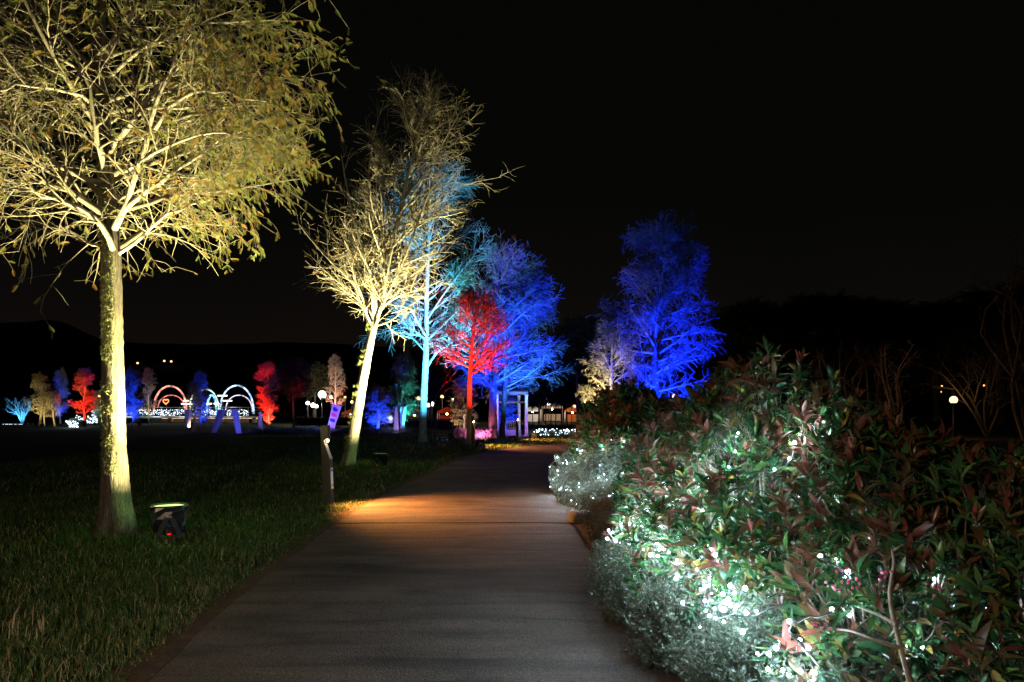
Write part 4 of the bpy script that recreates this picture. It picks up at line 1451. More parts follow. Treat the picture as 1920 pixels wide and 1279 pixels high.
# small heart
t = thing("light_heart", "tiny orange light heart hanging inside the salmon pink arch", "light ornament", (gx(311, da), da, gz(753, da)))
a = np.linspace(0, 2 * PI, 26)
P = np.stack([.018 * 16 * np.sin(a) ** 3, 0 * a, .018 * (13 * np.cos(a) - 5 * np.cos(2 * a) - 2 * np.cos(3 * a) - np.cos(4 * a))], -1)
tubes(Geo(), P, np.full(26, .06), 6).build("light_tube", emit("heart_light", (1, .35, .12), 2.0), t)
tubes(Geo(), np.array([[0, .1, -.3], [0, .1, -1.2]]), np.full(2, .02), 5, cap=True).build("hanger", M_steel, t)

bx0, bx1 = gx(196, da), gx(482, da)
br_ = thing("footbridge", "long low footbridge carrying the light arches and white fairy lights", "bridge", ((bx0 + bx1) / 2, da, 0))
L = bx1 - bx0
zt = gz(780, da)
box(Geo(), (0, 0, zt - .12), (L, 5.0, .20), bev=.03).build("deck", M_concrete, br_, smooth=False)
box(Geo(), (1.2, 2.6, zt - .62), (L * .62, .25, .72)).build("back_wall", M_concrete, br_, smooth=False)
for k in range(9):
    box(Geo(), (-L / 2 + .8 + k * (L - 1.6) / 8, 1.6, (zt - .22) / 2), (.4, .6, zt - .22), bev=.03).build("pier", M_concrete, br_, smooth=False)
for yy in (-2.35, 2.35):
    for hh in (.3, .6, .9):
        tubes(Geo(), np.array([[-L / 2, yy, zt + hh], [L / 2, yy, zt + hh]]), np.full(2, .03), 6, cap=True).build("rail", M_steel, br_)
for k in range(19):
    tubes(Geo(), np.array([[-L / 2 + .1 + k * (L - .2) / 18, -2.35, zt - .02], [-L / 2 + .1 + k * (L - .2) / 18, -2.35, zt + .95]]), np.full(2, .035), 6, cap=True).build("rail_post", M_steel, br_)
for k, xx in enumerate(np.linspace(-L * .12, L * .42, 6)):
    s_ = box(Geo(), (xx, 1.6, zt - .26), (1.6, .08, .05)).build("strip_light", emit("deck_strip", (1, .62, .32), 3.5), br_, smooth=False)

BULB = Geo()
ball(BULB, (0, 0, 0), 1.0, 6, 4)
BV, BF = BULB.V[0], BULB.F
LED_C = (0.72, 0.86, 1.0)
M_led_far = emit("led_far", LED_C, 3.0)
M_led_far.cycles.emission_sampling = "NONE"
M_led_mid = emit("led_mid", LED_C, 6.0)
M_led_mid.cycles.emission_sampling = "NONE"


def bulb_cloud(parent, pts, r, mat, name="bulbs"):
    pts = np.asarray(pts, float)
    g_ = Geo()
    N_ = len(pts)
    scatter(g_, BV, list(BF), pts, np.tile([1.0, 0, 0], (N_, 1)), np.tile([0, 0, 1.0], (N_, 1)), np.broadcast_to(r, (N_,)))
    return tag(g_.build(name, mat, parent), kind="stuff")


rs = np.random.RandomState(61)
t = thing("fairy_lights", "dense white fairy lights wound along the footbridge railing", "fairy lights", ((bx0 + bx1) / 2, da - 2.4, zt), 0, "white fairy lights")
N = 430
pts = np.stack([rs.uniform(-L / 2, L / 2, N), rs.uniform(-.06, .06, N), rs.uniform(.08, .70, N)], -1)
bulb_cloud(t, pts, rs.uniform(.03, .052, N), M_led_far)
for q_ in range(6):
    glow(t, (-L * .42 + L * .168 * q_, -.3, .5), LED_C, 60, .1)
xx = np.linspace(-L / 2, L / 2, 160)
tubes(Geo(), np.stack([xx, 0 * xx - .05, .40 + .28 * np.sin(xx * 4.5)], -1), np.full(160, .012), 4).build("cable", M_cable, t)

# fairy lights in the low bushes by the red tree and far left lawn edge
for (px0, px1, y0, y1, d, n_, r_, lab, blab) in ((132, 152, 789, 803, 58, 46, .06, "white fairy lights in the low clump before the red tree", "low dark clump holding white fairy lights before the red tree"), (148, 188, 778, 793, 64, 48, .065, "white fairy lights in the bushes beside the thick trunk", "dark bush with white fairy lights beside the thick trunk")):
    x0, x1 = gx(px0, d), gx(px1, d)
    low_plants("low_bush", blab, "bush", x0 - .2, x1 + .2, d - .4, d + .6, gz(y0, d) + .1, 600, M_fine, n_, None, None, .3)
    t = thing("fairy_lights", lab, "fairy lights", ((x0 + x1) / 2, d - .45, 0), 0, "white fairy lights")
    pts = np.stack([rs.uniform(x0, x1, n_) - (x0 + x1) / 2, rs.uniform(-.15, .1, n_), rs.uniform(max(gz(y1, d), .05), gz(y0, d), n_)], -1)
    bulb_cloud(t, pts, r_ * rs.uniform(.5, 1.2, n_), M_led_far)
    glow(t, (0, -.25, .5), LED_C, 60, .1)
    o_ = pts[np.argsort(pts[:, 0])]
    tubes(Geo(), bez(o_, 120), np.full(120, .01), 4).build("cable", M_cable, t)
t = thing("fairy_lights", "short dotted line of white lights on the ground by the light blue shrub", "fairy lights", (gx(24, 68), 68, 0), 0, "white fairy lights")
pts = np.array([[gx(p, 68) - gx(24, 68), 0, .06] for p in (6, 11, 13, 15, 18, 20, 22, 28, 30, 36, 39, 41)])
bulb_cloud(t, pts, .03, M_led_far)
tubes(Geo(), pts, np.full(len(pts), .015), 4).build("cable", M_cable, t)

# ------------------------------------------------------------------ banners
def banner(tl, tr_, br2, bl, d, label, prints=True, mat=M_cloth):
    w3 = lambda p: np.array([gx(p[0], d), d, gz(p[1], d)])
    A, B, Cc, Dd = map(w3, (tl, tr_, br2, bl))
    base = np.array([gx((bl[0] + br2[0]) / 2, d), d, 0])
    t = thing("banner", label, "banner", tuple(base), 0, "tall narrow banners on the lawn")
    nu, nv = 6, 14
    Vv = []
    for s_ in (0, 1):
        for i in range(nv):
            for j in range(nu):
                u_, v_ = j / (nu - 1), i / (nv - 1)
                p = (A * (1 - u_) + B * u_) * (1 - v_) + (Dd * (1 - u_) + Cc * u_) * v_
                p = p - base + np.array([0, .05 * math.sin(u_ * 7 + v_ * 2) + s_ * .012, 0])
                Vv.append(p)
    q_ = []
    for s_ in (0, nu * nv):
        for i in range(nv - 1):
            for j in range(nu - 1):
                f = [s_ + i * nu + j, s_ + (i + 1) * nu + j, s_ + (i + 1) * nu + j + 1, s_ + i * nu + j + 1]
                q_.append(f if s_ == 0 else f[::-1])
    Geo().add(Vv, np.array(q_)).build("cloth", mat, t)
    top_ = (A + (B - A) * .5) - base
    bot = (Dd + (Cc - Dd) * .5) - base
    bot[2] = min(bot[2], -.02)
    dirv = bot - top_
    foot = top_ + dirv * ((top_[2] + .05) / max(top_[2] - bot[2], .1))
    tubes(Geo(), np.array([top_ + [0, .08, .05], foot + [0, .08, 0]]), np.full(2, .022), 6, cap=True).build("pole", M_steel, t)
    if prints:
        for k, (v_, mt) in enumerate(((.22, M_print_blue), (.45, M_print_pink), (.68, M_print_blue))):
            g_ = Geo()
            ctr = (A * .5 + B * .5) * (1 - v_) + (Dd * .5 + Cc * .5) * v_ - base
            ux, uy = (B - A) * .28, (Dd - A) * .055
            for (a_, b_, c_, e_) in ((-1, -.8, 1, -.8), (-1, 0, 1, 0), (-.8, .9, .8, .9), (0, -1.1, 0, 1.1), (-.7, -.5, -.9, .8), (.7, -.5, .9, .8)):
                p0, p1 = ctr + ux * a_ + uy * b_, ctr + ux * c_ + uy * e_
                tubes(g_, np.array([p0, p1]) + np.array([0, -.085, 0]), np.full(2, .03), 4, cap=True)
            g_.build("lettering", mt, t, smooth=False)
    return t


banner((345, 768), (359, 768), (356, 810), (349, 810), 47, "tapering dusky blue banner beside the thin bare tree", False)
banner((408, 768), (424, 768), (405, 813), (394, 813), 45, "leaning grey brown banner in front of the sky blue arch", False)
banner((433, 767), (445, 767), (453, 814), (442, 814), 44, "blue lit banner leaning the other way, in front of the thin lilac arch", False)
banner((485, 772), (490, 772), (492, 808), (483, 808), 47, "slim violet banner against the foot of the tall red tree", False)
banner((624, 756), (640, 762), (626, 806), (614, 798), 46, "violet banner with blue and pink characters above the bollard light", True)
banner((741, 764), (745, 764), (748, 812), (737, 812), 44, "folded lilac banner before the teal tree", False)
banner((751, 763), (762, 763), (757, 806), (750, 806), 46, "dark blue banner with a pink edge before the teal tree", False)
spot((gx(352, 45), 43.6, .2), (gx(352, 47), 47, 1.0), (.25, .28, 1.0), 110, 110)
spot((gx(440, 43), 41.8, .2), (gx(443, 44), 44, 1.0), (.10, .14, 1.0), 200, 100)
spot((gx(488, 45), 45.2, .2), (gx(488, 47), 47, 1.0), (.45, .3, 1.0), 90, 80)
spot((gx(612, 44), 43.4, .2), (gx(625, 46), 46, 1.0), (.42, .20, 1.0), 520, 80)
spot((gx(746, 42), 42.2, .2), (gx(746, 44), 44, .9), (.55, .42, 1.0), 170, 90)

# ------------------------------------------------------------------ street lamps
WARM_L = globe_mat("globe_warm", (1.0, .60, .24), 1.9)
WHITE_L = globe_mat("globe_white", (1.0, .92, .80), 4.0)
AMBER_L = globe_mat("globe_amber", (1.0, .42, .10), 1.6)
LG = Geo(); ball(LG, (0, 0, 0), 1.0, 16, 10); LGM = {}
for nm_, m_ in (("w", WARM_L), ("c", WHITE_L), ("a", AMBER_L), ("n", globe_mat("globe_near", (1.0, .66, .36), 3))):
    LGM[nm_] = LG.mesh("globe", m_)
PG = Geo(); tubes(PG, np.array([[0, 0, -.02], [0, 0, .08], [0, 0, .085], [0, 0, .97], [0, 0, 1.0]]), np.array([1.9, 1.9, 1.0, .8, 1.2]), 10, cap=True); PM = PG.mesh("post", M_black)
CG = Geo(); tubes(CG, np.array([[0, 0, 0], [0, 0, .5], [0, 0, .8]]), np.array([.45, .62, .3]), 10, cap=True); CM = CG.mesh("collar", M_black)


def street_lamp(px, py_, d, r, key, label, z0=0.0, post_r=.045, xy=None, zc=None, watt=0):
    x, z_ = (gx(px, d), gz(py_, d)) if xy is None else (xy[0], zc)
    y = d if xy is None else xy[1]
    t = thing("street_lamp", label, "street lamp", (x, y, z0), 0, "globe street lamps")
    h = z_ - r * .9 - z0
    for nm_, me, loc, s_ in (("post", PM, (0, 0, 0), (post_r, post_r, h)), ("globe", LGM[key], (0, 0, z_ - z0), (r, r, r)), ("collar", CM, (0, 0, h - r * .35), (r, r, r))):
        o = bpy.data.objects.new(nm_, me)
        COL.objects.link(o)
        o.parent = t
        o.location = loc
        o.scale = s_
    if watt:
        L_ = bpy.data.lights.new("glow", "POINT")
        L_.energy = watt
        L_.color = {"w": (1.0, .52, .18), "c": (1.0, .88, .72), "a": (1.0, .4, .1), "n": (1.0, .72, .48)}[key]
        L_.shadow_soft_size = r * .8
        lo = bpy.data.objects.new("glow", L_)
        COL.objects.link(lo)
        lo.parent = t
        lo.location = (0, 0, z_ - z0)
    return t


street_lamp(1788, 750, 38, .19, "w", "single round globe lamp on a thin post beyond the red tipped hedge", watt=36)
for (px, py_, d, r, key, lab) in (
    (604, 740, 70, .36, "c", "brightest white lamp beside the pink tree"),
    (577, 756, 72, .18, "c", "small white lamp, outermost of the white lamp cluster"),
    (587, 760, 71, .22, "c", "white lamp in the middle of the white lamp cluster"),
    (593, 762, 70.5, .18, "c", "white lamp on the near arm of the white lamp cluster"),
    (621, 745, 75, .16, "c", "white lamp seen through the pink tree"),
    (647, 745, 74, .11, "w", "tiny lamp between the pink tree and the leaning trunk"),
    (660, 754, 74, .15, "w", "small warm lamp just next to the leaning trunk"),
    (785, 747, 70, .20, "w", "warm lamp beside the cyan tree's trunk"),
    (803, 760, 74, .20, "c", "first of a pair of white lamps behind the wire arch"),
    (810, 758, 75, .22, "c", "second of a pair of white lamps behind the wire arch"),
    (829, 744, 78, .17, "w", "yellow lamp seen through the wire arch"),
    (849, 750, 80, .15, "c", "small lamp beside the olive drooping tree"),
    (1012, 747, 76, .25, "w", "biggest orange lamp above the market tents"),
    (1023, 749, 80, .22, "c", "white lamp close to the biggest orange lamp"),
    (1029, 757, 84, .20, "c", "lower white lamp over the market tents"),
    (1076, 762, 88, .22, "w", "low orange lamp over the market tents' end"),
    (1099, 753, 70, .20, "w", "orange lamp at the edge of the dark hedge"),
    (1265, 743, 60, .20, "w", "orange lamp at the foot of the tall blue tree"),
    (186, 743, 68, .10, "a", "tiny amber lamp beside the thick trunk"),
    (1766, 724, 110, .12, "a", "tiny amber lamp above the globe lamp, upper of two"),
    (1764, 735, 110, .12, "a", "tiny amber lamp above the globe lamp, lower of two"),
    (1845, 723, 110, .13, "a", "tiny amber lamp apart on the dark slope"),
):
    street_lamp(px, py_, d, r, key, lab, 0, .04, watt={604: 900, 587: 400, 1012: 700, 1029: 500, 1076: 500, 810: 300, 785: 200}.get(px, 0))
for (px, py_, lab) in ((258, 681, "lone tiny light on the dark hillside"), (308, 677, "first of two tiny lights high on the dark hillside"), (321, 678, "second of two tiny lights high on the dark hillside")):
    street_lamp(px, py_, 332, .42, "w", lab, gz(py_, 332) - 3.5, .08)
street_lamp(0, 0, 0, .20, "n", "globe lamp standing on the lawn behind the viewer", 0, .045, (-2.9, -0.3), 2.1, 620)

# ------------------------------------------------------------------ market tents, stalls, young trees, hedges
def tent(px, d, w, h, label, mat=M_tent, c=(1, .72, .45), e=14):
    t = thing("market_tent", label, "tent", (gx(px, d), d, 0), 0, "market tents under the lamps")
    hw = w / 2
    for (x, y) in ((-hw, -hw), (hw, -hw), (hw, hw), (-hw, hw)):
        tubes(Geo(), np.array([[x * .97, y * .97, 0], [x * .97, y * .97, h * .62]]), np.full(2, .035), 6, cap=True).build("leg", M_white, t)
    Vv = [[-hw, -hw, h * .62], [hw, -hw, h * .62], [hw, hw, h * .62], [-hw, hw, h * .62], [-hw, -hw, h * .72], [hw, -hw, h * .72], [hw, hw, h * .72], [-hw, hw, h * .72], [0, 0, h]]
    Geo().add(Vv, [np.array([[0, 1, 5, 4], [1, 2, 6, 5], [2, 3, 7, 6], [3, 0, 4, 7]]), np.array([[4, 5, 8], [5, 6, 8], [6, 7, 8], [7, 4, 8]])]).build("canopy", mat, t, smooth=False)
    box(Geo(), (0, -hw * .55, .42), (w * .8, .5, .84)).build("counter", mat, t, smooth=False)
    ball(Geo(), (0, 0, h * .58), .09, 8, 6).build("lamp", emit("tent_lamp", c, e * 4), t)
    return t


tent(999, 88, 1.9, 1.9, "white market tent next to the violet pavilion")
tent(1035, 95, 2.6, 2.5, "white market tent in the middle, under the lower white lamp")
tent(1073, 86, 1.7, 1.8, "orange market tent at the end by the dark hedge", M_orange_cloth)
tent(777, 68, 1.7, 1.5, "low food stall glowing amber beside the cyan trunk", M_tent, (1, .50, .12), 16)
tent(838, 72, 1.7, 1.7, "red and orange stall seen through the wire arch", M_red_cloth, (1, .42, .14), 12)
tent(658, 80, 1.6, 1.5, "amber lit stall next to the leaning trunk", M_orange_cloth, (1, .55, .2), 8)
for k, (px, d, top_, w) in enumerate(((999, 66, 728, 26), (1010, 70, 716, 34), (1023, 72, 722, 26), (1033, 67, 714, 30), (1042, 70, 720, 30), (1053, 66, 712, 36), (1063, 71, 716, 30), (1072, 67, 722, 24))):
    far_tree("dark", px, 798, d, top_, w, ["young dark tree next to the pavilion, before the white tent", "young dark tree under the biggest orange lamp", "slim young dark tree under the white lamp", "young dark tree just past the lower white lamp", "young dark tree between two market tents", "broadest young dark tree before the market tents", "young dark tree before the orange tent", "slim young dark tree at the end of the tents"][k], k * .9, "young trees before the market tents")


def hedge(name, label, c, size, n, mat, seed, sc_=.16):
    r_ = np.random.RandomState(seed)
    p = r_.uniform(-.5, .5, (n, 3))
    f = r_.randint(0, 3, n)
    p[np.arange(n), f] = np.sign(p[np.arange(n), f]) * .5
    p = p * (1 + .03 * r_.normal(size=(n, 1)))
    p = p * np.array(size) + np.array([0, 0, size[2] / 2])
    g_ = Geo()
    scatter(g_, TUFT_V, TUFT_F, p, r_.normal(size=(n, 3)), r_.normal(size=(n, 3)), sc_ * r_.uniform(.6, 1.3, n), r_.uniform(0, 1, n))
    t = thing(name, label, "hedge", c)
    tag(g_.build("foliage", mat, t, smooth=False), kind="stuff")
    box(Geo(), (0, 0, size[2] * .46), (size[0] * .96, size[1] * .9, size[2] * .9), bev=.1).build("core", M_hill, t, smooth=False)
    return t


hedge("clipped_hedge", "low dark clipped hedge between the path's end and the market lawn", (gx(1045, 52), 52, 0), (gx(1120, 52) - gx(988, 52), 1.0, .28), 3500, M_dark_leaf, 71)
hedge("clipped_hedge", "dark clipped hedge behind the wire arch", (gx(775, 56), 56, 0), (gx(870, 56) - gx(690, 56), 1.0, .62), 4500, M_dark_leaf, 72)
hedge("clipped_hedge", "dark green clipped hedge behind the violet banner", (gx(615, 66), 66, 0), (gx(672, 66) - gx(558, 66), 1.0, .72), 3000, M_dark_leaf, 73)
low_plants("ground_cover", "low plants sparkling with white fairy lights at the path's bend", "plants", gx(990, 39), gx(1110, 39), 37, 41, .36, 2600, M_fine, 55)
t = thing("fairy_lights", "white fairy lights in the low plants at the path's bend", "fairy lights", (gx(1040, 38.6), 38.6, 0), 0, "white fairy lights")
N = 110
pts = np.stack([rs.uniform(gx(1000, 38.6), gx(1100, 38.6), N) - gx(1040, 38.6), rs.uniform(-1.6, 1.2, N), rs.uniform(.12, .40, N)], -1)
bulb_cloud(t, pts, rs.uniform(.018, .034, N), M_led_mid)
for q_ in range(5):
    glow(t, (-.9 + .5 * q_, -.2, .45), LED_C, 14, .03)
tubes(Geo(), bez(pts[np.argsort(pts[:, 0])], 200), np.full(200, .008), 4).build("cable", M_cable, t)
# ------------------------------------------------------------------ broad leaved shrubs with red tips
def leaf_template(L=1.0, W=0.17, fold=0.25, curve=0.35, rows=6, tipcurl=0.2):
    V, q, tr_ = [], [], []
    for i in range(rows + 1):
        u = i / rows
        w = W * (math.sin(PI * min(1, u * 0.94 + 0.06)) ** 0.85) if i < rows else 0.0
        x = L * u
        z = curve * 0.5 * u - (curve + tipcurl) * u * u
        V += [[x, -w, z + fold * w], [x, 0, z], [x, w, z + fold * w]] if i < rows else [[x, 0, z]]
    for i in range(rows - 1):
        a = i * 3
        q += [[a, a + 3, a + 4, a + 1], [a + 1, a + 4, a + 5, a + 2]]
    a = (rows - 1) * 3
    e_ = rows * 3
    tr_ += [[a, e_, a + 1], [a + 1, e_, a + 2]]
    return np.array(V), [np.array(q), np.array(tr_)]


LT = [leaf_template(1, .140, .40, .30), leaf_template(1, .165, .35, .55, tipcurl=.35), leaf_template(1, .125, .6, .12, tipcurl=.1), leaf_template(1, .155, .3, .2, tipcurl=.6)]
LM = {}
for v, (tv, tf) in enumerate(LT):
    for m_ in range(4):
        for ti in range(2):
            LM[(v, m_, ti)] = Geo().add(tv, list(tf), [.3, .85][ti]).mesh("leaf", LEAF[m_])


def broad_shrub(label, base, lobes, n_ros, seed, leafL=(.042, .112), n_obj=300, red_top=0.5, stems=(), berries=(), group="broad leaved shrubs with red young leaves", red_low=.12):
    """lobes: (centre, radii) ellipsoids in world space; leaves sit in rosettes on twig ends"""
    r_ = np.random.RandomState(seed)
    base = np.array(base, float)
    t = thing("broad_leaf_shrub", label, "shrub", tuple(base), 0, group)
    cs = np.array([l[0] for l in lobes], float)
    rd = np.array([l[1] for l in lobes], float)
    wts = (rd[:, 0] * rd[:, 2] + rd[:, 1] * rd[:, 2] + rd[:, 0] * rd[:, 1])
    k = r_.choice(len(lobes), n_ros * 3, p=wts / wts.sum())
    nv = nrm(r_.normal(size=(len(k), 3)))
    rr_ = np.where(r_.uniform(size=len(k)) < .72, r_.uniform(.90, 1.06, len(k)), r_.uniform(.55, .9, len(k)))
    p = cs[k] + nv * rd[k] * rr_[:, None] * (1 + .10 * vnoise(nv * 2.5 + k[:, None], seed + 1))[:, None]
    dep = np.ones(len(k)) * 9
    for j in range(len(lobes)):
        dep = np.minimum(dep, np.where(k == j, 9, np.linalg.norm((p - cs[j]) / rd[j], axis=1)))
    ok = (p[:, 2] > .05) & (dep > .82)
    p, nv, rr_, k = p[ok][:n_ros], nv[ok][:n_ros], rr_[ok][:n_ros], k[ok][:n_ros]
    N = len(p)
    gnv = nrm(nv / rd[k])
    axis = nrm(gnv * .55 + np.array([0, 0, .85]) + r_.normal(size=(N, 3)) * .22)
    hi = np.clip((p[:, 2] - (cs[k, 2] - rd[k, 2] * .2)) / (rd[k, 2] * .9), 0, 1)
    redp = np.clip(red_low + (red_top - red_low) * hi + .25 * vnoise(p * 2.0, seed + 2), 0, 1) * (rr_ > .88)
    isred = r_.uniform(size=N) < redp
    # twigs from the inside out to every rosette
    q0 = p - axis * r_.uniform(.14, .26, N)[:, None] - gnv * .06
    mid = (p + q0) / 2 + r_.normal(size=(N, 3)) * .012
    gt = Geo()
    tubes(gt, np.stack([q0, mid, p + axis * .015], 1) - base, np.tile([.0042, .0032, .0022], (N, 1)), 4)
    # main stems
    core = cs[k] * .5 + q0 * .5
    core[:, 2] = np.minimum(core[:, 2], q0[:, 2] - .05)
    sel = r_.choice(N, min(N, 110), replace=False)
    foot = base + np.stack([r_.normal(0, .10, len(sel)), r_.normal(0, .10, len(sel)), np.full(len(sel), -.02)], -1)
    S = np.stack([foot, foot * .55 + core[sel] * .45 + r_.normal(size=(len(sel), 3)) * .03, core[sel] * .6 + q0[sel] * .4, q0[sel]], 1)
    tubes(gt, S - base, np.tile([.016, .012, .008, .0042], (len(sel), 1)), 5)
    tag(gt.build("stems", M_bark, t), kind="stuff")
    for pts, rad_ in stems:
        P = bez(pts, 14) - base
        tubes(Geo(), P, rad_ * np.linspace(1, .45, 14), 8).build("branch", M_limb, t)
    # leaves
    per = r_.randint(7, 12, N)
    idx = np.repeat(np.arange(N), per)
    within = np.concatenate([np.arange(c_) for c_ in per])
    f = within / per[idx]                                    # 0 = youngest, in the middle
    azi = within * 2.399 + r_.uniform(0, 6.28, N)[idx] + r_.normal(0, .25, len(idx))
    pit = np.radians(11 + 46 * f + r_.normal(0, 11, len(idx)))
    u_, w_ = perp(axis)
    rad_d = np.cos(azi)[:, None] * u_[idx] + np.sin(azi)[:, None] * w_[idx]
    d = nrm(np.cos(pit)[:, None] * axis[idx] + np.sin(pit)[:, None] * rad_d + np.array([0, 0, -.12]) * f[:, None])
    up = nrm(np.sin(pit)[:, None] * axis[idx] - np.cos(pit)[:, None] * rad_d + r_.normal(size=d.shape) * .42)
    loc = p[idx] - axis[idx] * (f * .075)[:, None] + rad_d * .003
    s = r_.uniform(leafL[0], leafL[1], len(idx)) * np.where(f < .2, .8, 1.0) * np.where(isred[idx], 1.08, 1.0)
    x = r_.uniform(size=len(idx))
    m_ = np.where(isred[idx] & (f < .62), np.where(x < .55, 2, 1), np.where(isred[idx], np.where(x < .45, 1, 0), np.where(x < .05, 3, np.where(x < .12, 1, 0))))
    v = r_.randint(0, 4, len(idx))
    ti = r_.randint(0, 2, len(idx))
    # the leaves that show largest become objects
    camp = np.array([0, 0, EYE])
    dist = np.linalg.norm(loc - camp, axis=1)
    ipx = loc[:, 0] * F / loc[:, 1] + 960
    ipy = H0 - (loc[:, 2] - EYE) * F / loc[:, 1]
    facing = ((camp - loc) * gnv[idx]).sum(1) / dist
    score = s / dist * (facing > -.1) * (rr_[idx] > .9) * (ipx > 0) * (ipx < 1920) * (ipy > 0) * (ipy < 1279) * (.4 + np.maximum(facing, 0))
    order = np.argsort(-score)
    ob = order[:n_obj] if n_obj else order[:0]
    rest = np.ones(len(idx), bool)
    rest[ob] = False
    gl = Geo()
    for vi in range(4):
        for mi in range(4):
            sl = rest & (v == vi) & (m_ == mi)
            n_ = int(sl.sum())
            if n_:
                scatter(gl, LT[vi][0], list(LT[vi][1]), loc[sl] - base, d[sl], up[sl], s[sl], np.clip(r_.normal(.5, .28, n_), 0, 1), mi)
    tag(gl.build("foliage", LEAF, t), kind="stuff")
    X = nrm(d)
    Y = nrm(np.cross(up, X))
    Z = np.cross(X, Y)
    for i in ob:
        o = bpy.data.objects.new("leaf", LM[(int(v[i]), int(m_[i]), int(ti[i]))])
        COL.objects.link(o)
        o.parent = t
        l_ = loc[i] - base
        o.matrix_local = Matrix(((X[i, 0] * s[i], Y[i, 0] * s[i], Z[i, 0] * s[i], l_[0]), (X[i, 1] * s[i], Y[i, 1] * s[i], Z[i, 1] * s[i], l_[1]), (X[i, 2] * s[i], Y[i, 2] * s[i], Z[i, 2] * s[i], l_[2]), (0, 0, 0, 1)))
    for (c_, n_) in berries:
        g_ = Geo()
        for q_ in range(n_):
            ball(g_, np.array(c_) - base + r_.normal(size=3) * .022, .0055, 7, 5)
        tag(g_.build("berries", M_berry, t), kind="stuff")
    return t


def W(px, py, d):
    return (gx(px, d), d, gz(py, d))


SHR = [
    dict(label="tallest red tipped shrub, its rounded top against the dark sky", base=(1.50, 4.25, 0), lobes=[((1.40, 4.2, .90), (.56, .55, .78)), ((1.08, 4.4, .62), (.40, .45, .62)), ((1.42, 3.85, .62), (.52, .36, .64)), ((1.72, 4.1, .74), (.45, .45, .72))], n_ros=1300, seed=201, red_top=.50),
    dict(label="glossy red tipped shrub with a pale bare branch and pink berries", base=(1.75, 3.45, 0), lobes=[((1.78, 3.60, .74), (.55, .5, .58)), ((1.62, 3.12, .42), (.52, .42, .52))], n_ros=1100, seed=202, red_top=.46,
         stems=[([W(1712, 1300, 2.55), W(1690, 1220, 2.6), W(1668, 1120, 2.7), W(1676, 1060, 2.75), W(1672, 1030, 2.8)], .0105),
                ([W(1690, 1215, 2.6), W(1640, 1200, 2.62), W(1600, 1185, 2.7), W(1570, 1180, 2.8)], .007),
                ([W(1680, 1170, 2.63), W(1640, 1150, 2.7), W(1608, 1138, 2.75)], .007),
                ],
         berries=[(W(1592, 1098, 2.72), 9), (W(1570, 1092, 2.74), 6), (W(1580, 1076, 2.74), 6), (W(1668, 1075, 2.72), 6), (W(1545, 1172, 2.7), 8), (W(1748, 1100, 2.66), 5)]),
    dict(label="dark shrub with crimson young leaves at the picture edge", base=(2.05, 3.05, 0), lobes=[((2.05, 3.05, .62), (.52, .48, .58)), ((2.35, 3.3, .6), (.5, .5, .60)), ((1.92, 2.62, .30), (.42, .36, .42))], n_ros=800, seed=203, red_top=.6, red_low=.15),
    dict(label="red tipped shrub between the tallest shrub and the dark far one", base=(1.28, 5.7, 0), lobes=[((1.28, 5.7, .72), (.44, .62, .60)), ((1.55, 5.2, .75), (.5, .6, .66)), ((1.05, 5.2, .50), (.34, .45, .46))], n_ros=800, seed=204, red_top=.5),
    dict(label="dark rounded shrub farthest along the path bed, above the white lights", base=(1.85, 11.8, 0), lobes=[((1.85, 11.8, .85), (.82, 1.0, .90)), ((1.60, 11.0, .60), (.60, .6, .66)), ((2.5, 11.2, .7), (.7, .8, .8))], n_ros=1700, seed=205, leafL=(.09, .15), red_top=.4, n_obj=0),
    dict(label="shrub row continuing in the dark behind the tallest shrub", base=(2.2, 5.3, 0), lobes=[((2.15, 5.3, .62), (.7, .8, .62))], n_ros=500, seed=206, red_top=.5, n_obj=0),
]
for kw in SHR:
    broad_shrub(**kw)

# ------------------------------------------------------------------ fine leaved low bushes


